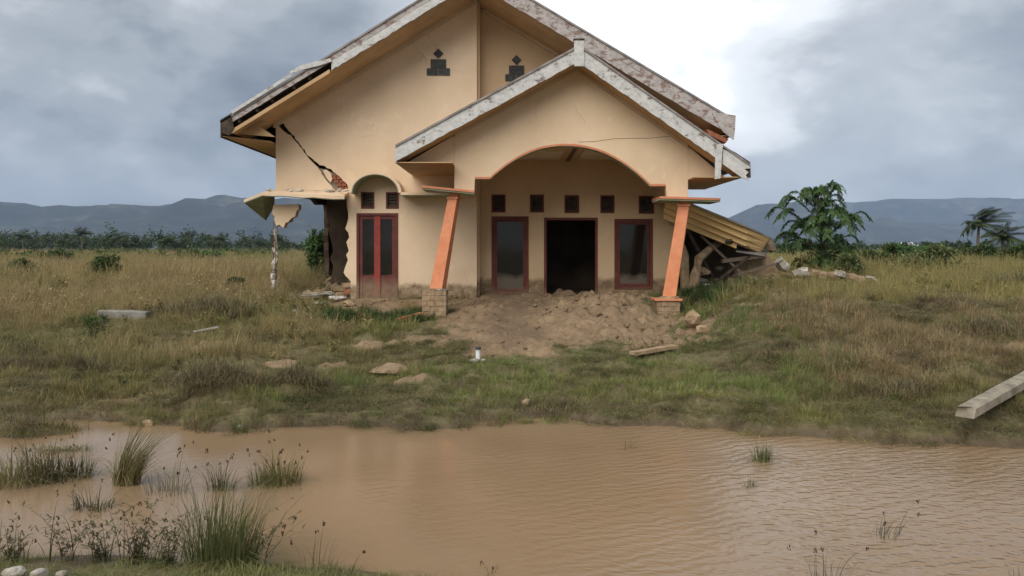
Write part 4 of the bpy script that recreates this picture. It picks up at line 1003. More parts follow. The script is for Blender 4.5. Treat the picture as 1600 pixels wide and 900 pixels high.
# ------------------------------------------------------------------ plants: building blocks
def mesh_var(name, V, Fc, var, mat, link=True, parent=None):
    me = bpy.data.meshes.new(name); me.from_pydata([tuple(v) for v in V], [], Fc); me.update()
    a = me.attributes.new('var', 'FLOAT', 'POINT'); a.data.foreach_set('value', np.asarray(var, np.float32))
    me.materials.append(MAT[mat]); o = bpy.data.objects.new(name, me)
    if link: COL.objects.link(o)
    if parent: attach(o, parent)
    return o
class Leafy:
    def __init__(s): s.v = []; s.f = []; s.a = []
    def blade(s, base, az, h, lean, w, var, seg=3, wind=(0, 0), droop=0.):
        """tapered curved strip"""
        base = Vector(base); dirv = Vector((math.cos(az), math.sin(az), 0)); side = Vector((-dirv.y, dirv.x, 0))
        o = len(s.v)
        for i in range(seg + 1):
            t = i / seg; b = lean * t * t
            p = base + dirv * (h * b) + Vector((wind[0], wind[1], 0)) * (h * t * t) + Vector((0, 0, h * (t - .35 * b * t - droop * t * t * t)))
            ww = w * (1 - t) ** .7 * .5
            if i < seg: s.v += [p - side * ww, p + side * ww]; s.a += [var, var]
            else: s.v.append(p); s.a.append(var)
        for i in range(seg - 1): s.f.append((o + 2 * i, o + 2 * i + 1, o + 2 * i + 3, o + 2 * i + 2))
        s.f.append((o + 2 * seg - 2, o + 2 * seg - 1, o + 2 * seg)); return s.v[-1]
    def leaf(s, p, d, n, l, w, var):
        """folded diamond leaf from p along d"""
        p, d = Vector(p), Vector(d).normalized(); sd = d.cross(Vector(n)); sd = sd.normalized() if sd.length > 1e-4 else Vector((1, 0, 0)); o = len(s.v)
        nn = sd.cross(d)
        s.v += [p, p + d * l * .45 + sd * w / 2 + nn * w * .12, p + d * l, p + d * l * .45 - sd * w / 2 + nn * w * .12]; s.a += [var] * 4
        s.f += [(o, o + 1, o + 2), (o, o + 2, o + 3)]
    def lump(s, p, r, var, l=1.6):
        p = Vector(p); o = len(s.v)
        s.v += [p + Vector(q) * r for q in ((1, 0, 0), (0, 1, 0), (-1, 0, 0), (0, -1, 0), (0, 0, l), (0, 0, -l))]; s.a += [var] * 6
        s.f += [(o + a, o + b, o + c) for a, b, c in ((0, 1, 4), (1, 2, 4), (2, 3, 4), (3, 0, 4), (1, 0, 5), (2, 1, 5), (3, 2, 5), (0, 3, 5))]
    def obj(s, name, mat, parent=None, link=True): return mesh_var(name, s.v, s.f, s.a, mat, link, parent)

# clump prototypes for the grass (kept out of the scene, used only as instances)
PROTO = bpy.data.collections.new('grass_clumps')
def proto(i, L):
    o = L.obj('clump_%02d' % i, 'grass_blades', link=False); PROTO.objects.link(o)
gr = random.Random(77)
def clump(n, h0, h1, spread, lean, w, seeds=0, wind=.08, wide=1.):
    L = Leafy()
    for k in range(n):
        a = gr.uniform(0, 6.283); r = spread * math.sqrt(gr.random()); h = gr.uniform(h0, h1)
        tip = L.blade((r * math.cos(a), r * math.sin(a), -.02), a + gr.uniform(-1.2, 1.2), h, gr.uniform(.1, lean), w * gr.uniform(.7, 1.3), gr.random() ** (.9), 3, (wind * gr.uniform(.3, 1.6), 0), gr.uniform(0, .25))
        if k < seeds:
            for j in range(4): L.lump(Vector(tip) + Vector((gr.uniform(-.015, .015), gr.uniform(-.015, .015), -.03 * j)), .008, .95, 2.2)
    return L
for i in range(3): proto(i, clump(26, .06, .20, .11, .9, .009))
for i in range(3, 6): proto(i, clump(30, .16, .40, .13, .9, .010))
for i in range(6, 9): proto(i, clump(28, .30, .80, .16, .7, .010, 9, .14))
for i in range(9, 11): proto(i, clump(34, .14, .34, .15, 1.1, .017))
def tangle():
    L = Leafy()
    for k in range(40):
        a = gr.uniform(0, 6.283); r = .16 * math.sqrt(gr.random())
        L.blade((r * math.cos(a), r * math.sin(a), gr.uniform(-.02, .08)), gr.uniform(0, 6.28), gr.uniform(.1, .32), gr.uniform(.6, 2.2), .007, gr.random() * .8, 3, (0, 0), gr.uniform(0, .8))
    return L
for i in range(11, 13): proto(i, tangle())
def weed():
    L = Leafy()
    for k in range(9):
        a = gr.uniform(0, 6.283); h = gr.uniform(.15, .45); tip = Vector((math.cos(a) * h * .5, math.sin(a) * h * .5, h))
        L.blade((0, 0, -.02), a, h, .55, .008, .3, 3)
        for j in range(9):
            t = gr.uniform(.3, 1.); q = Vector((math.cos(a) * h * .5 * t * t, math.sin(a) * h * .5 * t * t, h * t * .85)); az = gr.uniform(0, 6.28)
            L.leaf(q, (math.cos(az), math.sin(az), gr.uniform(-.2, .5)), (0, 0, 1), gr.uniform(.05, .11), gr.uniform(.03, .05), gr.random() * .8)
    return L
for i in range(13, 15): proto(i, weed())

def scatter(name, label, pts, rot, scl, idx, tint, coll=PROTO):
    me = bpy.data.meshes.new(name); me.vertices.add(len(pts)); me.vertices.foreach_set('co', np.asarray(pts, np.float32).ravel())
    def at_(n, t, a, f): x = me.attributes.new(n, t, 'POINT'); x.data.foreach_set(f, np.ascontiguousarray(a).ravel())
    at_('rot', 'FLOAT_VECTOR', np.asarray(rot, np.float32), 'vector'); at_('scl', 'FLOAT_VECTOR', np.asarray(scl, np.float32), 'vector')
    at_('pick', 'INT', np.asarray(idx, np.int32), 'value')
    at_('tint', 'FLOAT_COLOR', np.concatenate([tint, np.ones((len(tint), 1))], 1).astype(np.float32), 'color')
    o = bpy.data.objects.new(name, me); COL.objects.link(o)
    ng = bpy.data.node_groups.new(name, 'GeometryNodeTree')
    ng.interface.new_socket('Geometry', in_out='INPUT', socket_type='NodeSocketGeometry'); ng.interface.new_socket('Geometry', in_out='OUTPUT', socket_type='NodeSocketGeometry')
    N = ng.nodes; gi = N.new('NodeGroupInput'); go = N.new('NodeGroupOutput')
    ci = N.new('GeometryNodeCollectionInfo'); ci.inputs[0].default_value = coll; ci.inputs[1].default_value = True; ci.inputs[2].default_value = True
    ip = N.new('GeometryNodeInstanceOnPoints')
    def na(n, t): q = N.new('GeometryNodeInputNamedAttribute'); q.data_type = t; q.inputs[0].default_value = n; return q.outputs[0]
    Lk = ng.links.new
    Lk(gi.outputs[0], ip.inputs['Points']); Lk(ci.outputs[0], ip.inputs['Instance']); ip.inputs['Pick Instance'].default_value = True
    Lk(na('pick', 'INT'), ip.inputs['Instance Index']); Lk(na('rot', 'FLOAT_VECTOR'), ip.inputs['Rotation']); Lk(na('scl', 'FLOAT_VECTOR'), ip.inputs['Scale'])
    Lk(ip.outputs[0], go.inputs[0])
    md = o.modifiers.new('scatter', 'NODES'); md.node_group = ng
    me.materials.append(MAT['grass_blades'])
    return tag(o, label, 'grass', kind='stuff')

# ------------------------------------------------------------------ grass over the ground
rg = np.random.default_rng(5)
TAN, OLIVE, GREEN = np.array([.40, .305, .155]), np.array([.27, .235, .092]), np.array([.150, .195, .055])
YEL, LUSH, DEAD = np.array([.33, .295, .095]), np.array([.045, .088, .026]), np.array([.25, .19, .105])
def grow():
    X, Y, S = [], [], []
    for y0, y1, dens, sc in ((4.3, 5.5, 190, .7), (7.6, 12, 150, .9), (12, 17, 92, .95), (17, 26, 44, 1.), (26, 45, 9, 1.15), (45, 90, 2.2, 1.5), (90, 200, .42, 2.2), (200, 700, .03, 4.)):
        half = y1 * .68 + 2.5; n = int(dens * (y1 - y0) * 2 * half)
        x = rg.uniform(-half, half, n); y = rg.uniform(y0, y1, n); k = np.abs(x) < y * .68 + 2.5
        X.append(x[k]); Y.append(y[k]); S.append(np.full(k.sum(), sc))
    X, Y, S = map(np.concatenate, (X, Y, S))
    Z = height(X, Y); D = dirt_mask(X, Y); u = Y - shore(X); n = len(X); r = rg.random(n)
    big = fbm(X * .22 + 9, Y * .22, 51, 3); mid = fbm(X * .9, Y * .9, 61, 3); hue = fbm(X * .5, Y * .3, 71, 4)
    far = sstep(35, 90, Y)
    left = 1 - sstep(-4.2, -2.2, X - .0); lf0 = (left > .5) & (Y > 12)
    keep = (Z > np.where(Y < 7.4, .0, -.035)) & (rg.random(n) > D * 1.05)
    keep &= ~((X > -4.6) & (X < 4.45) & (Y > 20.85) & (Y < 31.3)) & ~((X > -6.4) & (X < -4.3) & (Y > 20.9) & (Y < 25) & (r < .85))
    keep &= ~((X > 4.4) & (X < 7.2) & (Y > 20.8) & (Y < 24))
    land = keep.copy()
    keep &= (r < sstep(.30, .62, mid) * .95 + .10) | (Y > 26) | (lf0 & (r < .25 + mid)) | ((u < .6) & (r < .75)) | ((Y < 6) & (r < .8))
    right = sstep(3., 5., X - .1 * (Y - 9))
    typ = np.zeros(n, int); col = np.zeros((n, 3))
    a = rg.random(n); b = rg.random(n)
    # base: short olive / green bank
    typ[:] = np.where(a < .5, rg.integers(0, 3, n), rg.integers(3, 6, n))
    g = sstep(.35, .65, hue + (rg.random(n) - .5) * .35)[:, None]
    col[:] = OLIVE * (1 - g) + GREEN * g
    cz = (np.abs(X - 1.4) < 2.4) & (Y < 14.5)
    col[cz] = col[cz] * .45 + GREEN * .72
    # tall dry grass of the left field
    lf = (left * sstep(10.2, 13, Y) > b * 1.05)
    dry = sstep(.36, .56, big + (rg.random(n) - .5) * .22)
    typ = np.where(lf, np.where(a < .30 + .45 * dry, rg.integers(6, 9, n), np.where(a < .9, rg.integers(3, 6, n), 13)), typ)
    c = TAN * dry[:, None] + (OLIVE * .65 + GREEN * .35) * (1 - dry[:, None]); col = np.where(lf[:, None], c * .85 + OLIVE * .15, col)
    # yellow-green field at the right
    rf = (right * sstep(13.5, 17, Y) > b * 1.05)
    yd = sstep(.35, .6, big + (rg.random(n) - .5) * .25)[:, None]
    typ = np.where(rf, np.where(a < .42, rg.integers(6, 9, n), np.where(a < .92, rg.integers(3, 6, n), 14)), typ)
    col = np.where(rf[:, None], YEL * yd * .75 + OLIVE * (1 - yd) + TAN * yd * .25, col)
    # right bank: browner, part dead
    rb = (right > b) & (Y < 15) & (Y > 9.4)
    db = sstep(.40, .6, mid + (rg.random(n) - .5) * .3)
    tl = (mid > .60) & (Y < 16) & (Y > 9.6) & (a > .72) & (np.abs(X - .6) > 2.4); typ = np.where(tl, rg.integers(6, 9, n), typ)
    typ = np.where(rb & (a < .35), 11 + (b > .3), typ); col = np.where(rb[:, None], OLIVE * (1 - db[:, None]) + (DEAD * .6 + TAN * .4) * db[:, None], col)
    # behind everything: open field
    ff = (Y > 26) & ~lf & ~rf
    typ = np.where(ff, rg.integers(3, 9, n), typ); col = np.where(ff[:, None], OLIVE * .6 + TAN * .4, col)
    fg = sstep(.5, .62, fbm(X * .035, Y * .02, 81, 4))[:, None] * far[:, None]
    col = col * (1 - fg * .7) + (GREEN * .8 + OLIVE * .2) * fg * .7
    # brown dead fringe over the water
    sh = (u < .75) & (u > -.3) & (Y > 7.4)
    typ = np.where(sh & (a < .38), 11 + (b > .5), typ); typ = np.where(sh & (a > .8), rg.integers(3, 6, n), typ)
    sd = (rg.random(n) < .40)
    col = np.where((sh & sd)[:, None], DEAD * .8, col)
    yl = (u < .9) & (X > 2) & (X < 4.6); col = np.where(yl[:, None], YEL * .7 + GREEN * .3, col)
    # lush dark patches beside the pedestals
    for x, y, rx, ry in ((-3.0, 18.5, 1.2, 1.1), (-4.1, 18.0, 1.1, .7), (5.35, 19.6, 1.25, 1.3), (4.7, 18.6, .6, .6)):
        l = np.hypot((X - x) / rx, (Y - y) / ry) + (mid - .5) * .8 < .95
        typ = np.where(l, rg.integers(9, 11, n), typ); col = np.where(l[:, None], LUSH * (.8 + .6 * rg.random((n, 1))), col)
    # dead mounds
    for x, y, rx, ry in ((-3.55, 10.1, .55, .32), (-2.6, 10.3, .38, .28), (-6.9, 17.6, 1., .7), (-6.7, 11.6, .9, .5), (7.5, 14.4, .8, .5), (3.9, 12.0, 1.1, .7)):
        l = (np.hypot((X - x) / rx, (Y - y) / ry) < 1) & (rg.random(n) < .75)
        typ = np.where(l, 11 + (a > .5), typ); col = np.where(l[:, None], DEAD * .75, col)
    hol = fbm(X * 1.7 + 3, Y * 2.1, 18, 3); hw = (1 - sstep(.34, .46, hol))[:, None] * ((Y < 16) & (Y > 8))[:, None]
    col = col * (1 - .55 * hw) + DEAD * .6 * .55 * hw  # dead brown in the hollows, with their shade put into the tint
    col = col * (.75 + .5 * rg.random((n, 1))) * (1 + (rg.random((n, 3)) - .5) * .12)
    nb = Y < 5.6; typ = np.where(nb, rg.integers(0, 3, n), typ); col = np.where(nb[:, None], GREEN * .6 + OLIVE * .4, col)
    sc = S * (.7 + .6 * rg.random(n)) * np.where(sh, .7, 1.) * np.where(Y < 17, .72, np.where(Y < 26, .85, 1.))
    sc = sc * np.where((typ >= 6) & (typ < 9) & (Y < 26), .75, 1.)
    sc = np.where(Y < 17, sc * (.45 + .75 * sstep(.32, .68, mid)), sc)
    sc = np.where(tl, sc * .62, sc); sc = np.where((np.abs(X - .6) < 2.6) & (Y > 9) & (Y < 17) & (typ < 11), sc * .72, sc)
    sc = np.where((X > 6.8) & (X < 10.6) & (Y > 20) & (Y < 23.2), sc * .45, sc)
    # nothing tall right before the mud of the porch
    sc = np.where((np.abs(X - .8) < 3) & (Y > 12) & (Y < 20) , sc * .6, sc)
    sc = np.where((typ == 9) | (typ == 10), np.maximum(sc, .85 + .3 * rg.random(n)), sc)
    rot = np.stack([(rg.random(n) - .5) * .3, (rg.random(n) - .5) * .3, rg.random(n) * 6.283], 1)
    scl = np.stack([sc, sc, sc * (.8 + .5 * rg.random(n))], 1); scl[:, 2] *= np.where(Y > 45, .62, 1.)
    mat_ = land & ~keep & (Y < 26); typ = np.where(mat_, 11 + (a > .5), typ)
    mc = np.where((a < .35)[:, None], TAN * .75, np.where((b < .55)[:, None], DEAD * .7, GREEN * .8)) * (.55 + .75 * rg.random((n, 1)))
    col = np.where(mat_[:, None], mc * .75 + col * .25, col); ms = (S * (.55 + .5 * rg.random(n)))[:, None] * np.array([.95, .95, .5]); scl = np.where(mat_[:, None], ms, scl)
    k = keep | mat_
    P3 = np.stack([X, Y, Z - .01], 1)
    near = k & (Y < 5.7)
    scatter('grass', 'short green grass on the near bank at the bottom edge', P3[near], rot[near], scl[near] * .9, typ[near], col[near])
    bank = k & (Y >= 5.7) & (Y < 26)
    scatter('grass', 'mixed green and dry grass on the bank round the house', P3[bank], rot[bank], scl[bank], typ[bank], col[bank])
    fld = k & (Y >= 26)
    scatter('grass', 'tall dry and green grass of the open field behind', P3[fld], rot[fld], scl[fld], typ[fld], col[fld])
    print('grass clumps', k.sum())
grow()
# clods on the bare mud
CL = bpy.data.collections.new('clod_shapes')
for i in range(4):
    o = MB().rock((0, 0, 0), (1, .8, .6), 300 + i, 2, .5).build('clodshape_%d' % i, 'clod'); COL.objects.unlink(o); CL.objects.link(o)
n = 5200; X = rg.uniform(-3.6, 5.6, n); Y = rg.uniform(10.5, 21.4, n); D = dirt_mask(X, Y); k = (D > .45) & (rg.random(n) < .25 + .75 * sstep(.5, .62, fbm(X * 1.1, Y * 1.1, 91, 3)))
X, Y = X[k], Y[k]; Z = height(X, Y); n = len(X); s = (.008 + .07 * rg.random(n) ** 5) * (1 + .6 * sstep(.8, 2.2, X))
c = scatter('mud_clods', 'loose clods of dry mud before the porch', np.stack([X, Y, Z + s * .15], 1), np.stack([rg.random(n), rg.random(n), rg.random(n) * 6.28], 1), np.stack([s, s, s], 1), rg.integers(0, 4, n), np.ones((n, 3)), CL)
c['category'] = 'mud'

# ------------------------------------------------------------------ tufts and weeds in the water
def tuft(name, label, X, Y, n, h0, h1, spread, lean, w, mat, heads=0, seed=0, wind=(0, 0), stems=0, z=None, cat='grass tuft', group=None):
    h0 *= 1.4; h1 *= 1.5; n = int(n * 1.5); heads = heads * 2 // 3; spread *= 1.1; r = random.Random(seed); L = Leafy(); z = max(H(X, Y), -.08) if z is None else z; hd = Leafy()
    for k in range(n):
        a = r.uniform(0, 6.283); q = spread * math.sqrt(r.random())
        L.blade((q * math.cos(a), q * math.sin(a) * .6, 0), a + r.uniform(-.9, .9), r.uniform(h0, h1), r.uniform(.05, lean), w * r.uniform(.6, 1.3), r.random(), 4, wind, r.uniform(0, .2))
    for k in range(n // 3):   # bent and broken blades round the foot
        a = r.uniform(0, 6.283); q = spread * 1.15 * math.sqrt(r.random())
        L.blade((q * math.cos(a), q * math.sin(a) * .6, 0), a + r.uniform(-.6, .6), r.uniform(h0, h1) * .9, r.uniform(.9, 2.0), w * r.uniform(.6, 1.1), r.uniform(.5, 1), 5, wind, r.uniform(.2, .75))
    for k in range(heads):
        a = r.uniform(0, 6.283); q = spread * math.sqrt(r.random()); h = r.uniform(h1 * .8, h1 * 1.35)
        tip = L.blade((q * math.cos(a), q * math.sin(a) * .6, 0), a, h, r.uniform(.1, .7), max(w, .006), r.random() * .6, 5, wind)
        for j in range(6): hd.lump(Vector(tip) + Vector((r.uniform(-.009, .009), r.uniform(-.009, .009), -r.uniform(0, .022))), r.uniform(.003, .006), r.random(), 1.9)
    o = L.obj(name, mat); o.location = (X, Y, z); tag(o, label, cat, group)
    if hd.v: hh = hd.obj('seed_heads', 'seed_brown'); hh.parent = o; hh['kind'] = 'stuff'
    return o
def wat(x, y):  # point of the water surface seen at photo pixel
    Y = CZ * F / (y - HY); return (x - 800) * Y / F, Y
G = 'grass tufts standing in the muddy water'
def wtuft(x, y, label, *a, **k):
    X, Y = wat(x, y); return tuft('grass_tuft', label, X, Y, *a, group=G, z=-.03, **k)
wtuft(1190, 720, 'upright green tuft alone in the open right water', 60, .08, .21, .09, .5, .007, 'sedge_green', 0, seed=1)
wtuft(1172, 760, 'tiny green tuft below the upright right one', 22, .04, .12, .05, .6, .006, 'sedge_green', 0, seed=2)
wtuft(345, 897, 'tall thick grey green tuft at the bottom edge', 330, .22, .50, .20, .5, .006, 'sedge_green', 12, seed=3, wind=(.10, 0))
wtuft(440, 755, 'yellow green tuft in the water below the bank', 130, .10, .27, .17, .7, .007, 'sedge_straw', 14, seed=4)
wtuft(415, 760, 'darker tuft merging with the yellow green one', 70, .08, .2, .13, .7, .006, 'sedge_green', 6, seed=14)
wtuft(345, 765, 'thin brownish tuft left of the yellow green one', 60, .10, .25, .12, .8, .005, 'sedge_dark', 14, seed=5)
wtuft(198, 757, 'pale straw tuft leaning right in the left shallows', 150, .18, .50, .10, .5, .008, 'sedge_straw', 4, seed=6, wind=(.42, .1))
wtuft(260, 770, 'sparse grey tuft right of the leaning straw tuft', 55, .10, .26, .16, .9, .004, 'sedge_dark', 8, seed=7)
wtuft(145, 795, 'small dark leafy tuft in the left water', 50, .06, .17, .13, .9, .008, 'sedge_dark', 6, seed=8)
wtuft(120, 745, 'dark weeds at the tip of the marsh island', 60, .10, .26, .14, .8, .008, 'sedge_dark', 10, seed=9)
wtuft(75, 750, 'dense dark weeds on the marsh island', 140, .10, .30, .22, .8, .009, 'sedge_dark', 12, seed=10)
wtuft(20, 758, 'dry weeds at the left end of the marsh island', 130, .10, .33, .22, .8, .008, 'sedge_straw', 8, seed=11)
wtuft(60, 672, 'dark low weeds on the second marsh island', 120, .06, .2, .35, .9, .009, 'sedge_dark', 4, seed=12)
wtuft(10, 672, 'grey weeds where the second island meets the frame', 90, .06, .2, .25, .9, .008, 'sedge_dark', 4, seed=13)
wtuft(665, 672, 'small fresh tuft at the middle of the waterline', 50, .05, .14, .09, .7, .008, 'sedge_green', 0, seed=15)
wtuft(375, 676, 'small green tuft at the waterline below the dead mounds', 45, .05, .16, .08, .7, .009, 'sedge_green', 0, seed=16)
wtuft(1255, 668, 'bright yellow green tuft on the right waterline', 120, .1, .26, .25, .7, .008, 'sedge_straw', 0, seed=17)
wtuft(985, 702, 'faint dry stalks near the middle far shore', 7, .08, .2, .08, .7, .004, 'sedge_dark', 0, seed=18)
wtuft(1385, 838, 'few leaning stalks with seed heads in the right water', 14, .05, .16, .10, .9, .005, 'sedge_dark', 6, seed=19, wind=(.3, 0))
wtuft(1300, 905, 'stalks with seed heads at the bottom right edge', 8, .08, .2, .12, .9, .005, 'sedge_dark', 8, seed=20, wind=(.2, 0))
wtuft(1590, 905, 'thin straw stalks in the bottom right corner', 6, .06, .16, .06, .9, .004, 'sedge_straw', 0, seed=21)
wtuft(500, 905, 'thin stalks with dark heads right of the thick tuft', 14, .1, .24, .10, .6, .004, 'sedge_dark', 7, seed=22, wind=(.15, 0))
wtuft(545, 910, 'single bent stalk with one dark head', 3, .1, .2, .03, .5, .004, 'sedge_dark', 2, seed=23, wind=(.3, 0))
wtuft(768, 893, 'dark drifting sprig at the bottom middle', 8, .02, .06, .06, 1.6, .007, 'sedge_dark', 3, seed=24)
wtuft(1455, 714, 'floating dark leaf scrap near the right far shore', 8, .01, .03, .07, 2.5, .012, 'sedge_dark', 0, seed=25)
# sprawling weeds with branching stems at the bottom left
def bushy_weed(label, x, y, h, nst, seed, leafmat='sedge_dark', wind=.2):
    X, Y = wat(x, y); r = random.Random(seed); L = Leafy(); hd = Leafy()
    for k in range(nst):
        a = r.uniform(0, 6.283); hh = h * r.uniform(.6, 1.45); ln = r.uniform(.2, .8); w = r.uniform(-.1, wind)
        tip = L.blade((r.uniform(-.1, .1), r.uniform(-.05, .05), 0), a, hh, ln, .0075, .2, 5, (w, 0))
        for j in range(16):
            t = r.uniform(.15, 1.); b = ln * t * t
            q = Vector((math.cos(a) * hh * b + w * hh * t * t, math.sin(a) * hh * b, hh * (t - .35 * b * t))); az = r.uniform(0, 6.28)
            L.leaf(q, (math.cos(az), math.sin(az), r.uniform(-.1, .9)), (0, 0, 1), r.uniform(.03, .07), r.uniform(.008, .016), r.random())
        if r.random() < .35:
            for j in range(6): hd.lump(Vector(tip) + Vector((r.uniform(-.009, .009), r.uniform(-.009, .009), -r.uniform(0, .022))), r.uniform(.003, .006), r.random(), 1.9)
    o = L.obj('marsh_weed', leafmat); o.location = (X, Y, -.02); tag(o, label, 'weed', 'sprawling weeds at the near bank')
    if hd.v: q = hd.obj('seed_heads', 'seed_brown'); q.parent = o; q['kind'] = 'stuff'
bushy_weed('dark sprawling weed at the bottom left corner', 18, 890, .30, 16, 31)
bushy_weed('thin reed stalks with brown heads near the left corner', 100, 885, .40, 12, 32)
bushy_weed('twiggy weed with many fine branches left of the thick tuft', 215, 893, .42, 26, 33, wind=.35)
bushy_weed('loose weed between corner stones and twiggy weed', 155, 885, .32, 16, 34)
bushy_weed('leaning twigs just left of the thick tuft', 262, 893, .34, 14, 35)
bushy_weed('long twig with seeds reaching right from the thick tuft', 395, 893, .42, 7, 36, wind=.9)

# ------------------------------------------------------------------ shrubs and trees
def blob(L, c, rx, ry, rz, n, l, w, r, nclump=9):
    """leaf faces gathered in clumps through a crown volume"""
    cl = []
    for k in range(nclump):
        while True:
            q = Vector((r.uniform(-1, 1), r.uniform(-1, 1), r.uniform(-1, 1)))
            if .25 < q.length < 1: break
        cl.append((q, r.uniform(.22, .5), r.uniform(-.25, .25)))
    for i in range(n):
        q, s, va = cl[i % nclump]; g = Vector((r.gauss(0, .5), r.gauss(0, .5), r.gauss(0, .42))) * s
        p = q * .75 + g; dv = Vector((g.x + r.uniform(-.4, .4), g.y + r.uniform(-.4, .4), r.uniform(-.5, .5)))
        L.leaf(Vector(c) + Vector((p.x * rx, p.y * ry, p.z * rz)), dv if dv.length > .01 else (1, 0, 0), (r.uniform(-.5, .5), r.uniform(-.5, .5), 1), l * r.uniform(.6, 1.3), w * r.uniform(.6, 1.3), min(1, max(0, .5 + va + r.uniform(-.3, .3))))
def brush(label, x, yb, Y, hpx, wpx, seed, n=900, z=None):
    X = (x - 800) * Y / F; z = H(X, Y) if z is None else z; r = random.Random(seed); h = hpx * Y / F; w = wpx * Y / F / 2
    L = Leafy()
    for k in range(n):
        a = r.uniform(0, 6.283); q = math.sqrt(r.random()); bz = h * .55 * (1 - q * q)
        L.blade((math.cos(a) * q * w, math.sin(a) * q * w * .6, bz * r.uniform(.2, 1)), r.uniform(0, 6.283), h * r.uniform(.25, .75), r.uniform(.4, 2.0), .006 * Y / 10, r.random(), 3, (0, 0), r.uniform(0, .7))
    o = L.obj('dead_brush', 'twig_brown'); o.location = (X, Y, z - .03); g = Leafy()
    for k in range(n // 5):
        a = r.uniform(0, 6.283); q = math.sqrt(r.random()) * 1.1
        g.blade((math.cos(a) * q * w, math.sin(a) * q * w * .6, h * .3 * max(0, 1 - q * q)), r.uniform(0, 6.283), h * r.uniform(.4, .9), r.uniform(.2, .9), .007 * Y / 10, r.random(), 3)
    c = g.obj('green_blades', 'sedge_green'); c.parent = o; c['kind'] = 'stuff'
    return tag(o, label, 'brush', 'dead brush on the bank')
def shrub(label, x, yb, Y, hpx, wpx, mat, n, l, seed, group='shrubs scattered over the field', z=None, name='shrub'):
    X = (x - 800) * Y / F; z = H(X, Y) if z is None else z; r = random.Random(seed)
    h = hpx * Y / F; w = wpx * Y / F / 2
    o = empty(name, (X, Y, z - .05), label, 'shrub', group)
    st = MB()
    for k in range(6):
        a = r.uniform(0, 6.28); st.tube([(X, Y, z - .1), (X + math.cos(a) * w * .25, Y + math.sin(a) * w * .25, z + h * .35), (X + math.cos(a) * w * .6, Y + math.sin(a) * w * .6, z + h * .75)], [.012 * h + .006, .008 * h + .004, .003], 5)
    st.build('stems', 'bark', o)
    L = Leafy(); blob(L, (X, Y, z + h * .52), w, w, h * .5, n, l, l * .45, r, 14)
    for k in range(5): blob(L, (X + r.uniform(-.5, .5) * w, Y + r.uniform(-.5, .5) * w, z + h * r.uniform(.55, .95)), w * .35, w * .35, h * .18, n // 12, l, l * .45, r, 4)
    L.obj('crown', mat, o); return o
shrub('dark leafy bush seen through the broken house corner', 499, 440, 29, 78, 44, 'leaf_tree', 2600, .16, 1)
shrub('green shrub in the left field above the slab', 165, 448, 30, 40, 52, 'leaf_bush', 1500, .13, 2)
shrub('low green shrub near the left frame edge', 25, 445, 31, 30, 60, 'leaf_bush', 1500, .13, 3)
shrub('broad shrub left of the palm row', 90, 425, 45, 28, 70, 'leaf_bush', 1300, .2, 4)
shrub('distant shrub below the round far tree', 300, 420, 52, 24, 60, 'leaf_bush', 1200, .22, 5)
shrub('rounded olive bush beside the dead mound', 368, 462, 23, 26, 34, 'leaf_bush', 1300, .08, 6)
shrub('dark shrub patch left of the broken column', 320, 412, 60, 22, 80, 'leaf_tree', 1200, .25, 7)
shrub('pale green shrub with light leaves in the right field', 1455, 445, 30, 52, 92, 'leaf_pale', 2600, .15, 8)
shrub('green bush right of the leafy tree', 1380, 432, 36, 46, 70, 'leaf_bush', 2000, .17, 9)
shrub('round dark bush below the two palms', 1527, 425, 48, 36, 66, 'leaf_bush', 2000, .2, 10)
shrub('bush at the right frame edge', 1592, 430, 40, 42, 60, 'leaf_bush', 1800, .2, 11)
shrub('yellowish bush at the foot of the leafy tree', 1330, 440, 25, 44, 50, 'leaf_pale', 1500, .09, 12)
shrub('low bush behind the pale green shrub', 1415, 420, 55, 32, 80, 'leaf_tree', 1500, .25, 13)
shrub('small weed bush in the left foreground grass', 150, 560, 14.5, 38, 60, 'leaf_bush', 700, .05, 15)
brush('brown dead brush at the far left bank', 20, 580, 12.6, 66, 150, 16, 1100)
brush('wide dead grass mound on the near bank', 338, 640, 10.0, 52, 110, 17, 1100)
brush('narrower dead grass mound right of the wide one', 462, 640, 10.2, 48, 80, 18, 800)
brush('dead brush heap left of the broken column', 330, 515, 17.4, 46, 130, 19, 1100)
brush('brown brush in the right field by the frame edge', 1590, 470, 19, 42, 110, 20, 900)
brush('dead brush along the bank below the stone', 850, 650, 9.7, 26, 120, 21, 600)
brush('dead brush hanging over the middle waterline', 700, 655, 9.6, 24, 130, 22, 600)
brush('low dead brush by the concrete pole', 1440, 640, 9.6, 40, 150, 23, 800)
brush('grey brush on the upper right bank', 1250, 590, 11.6, 40, 170, 24, 900)
brush('brown brush on the bank above the concrete pole', 1540, 560, 12.6, 50, 120, 25, 900)

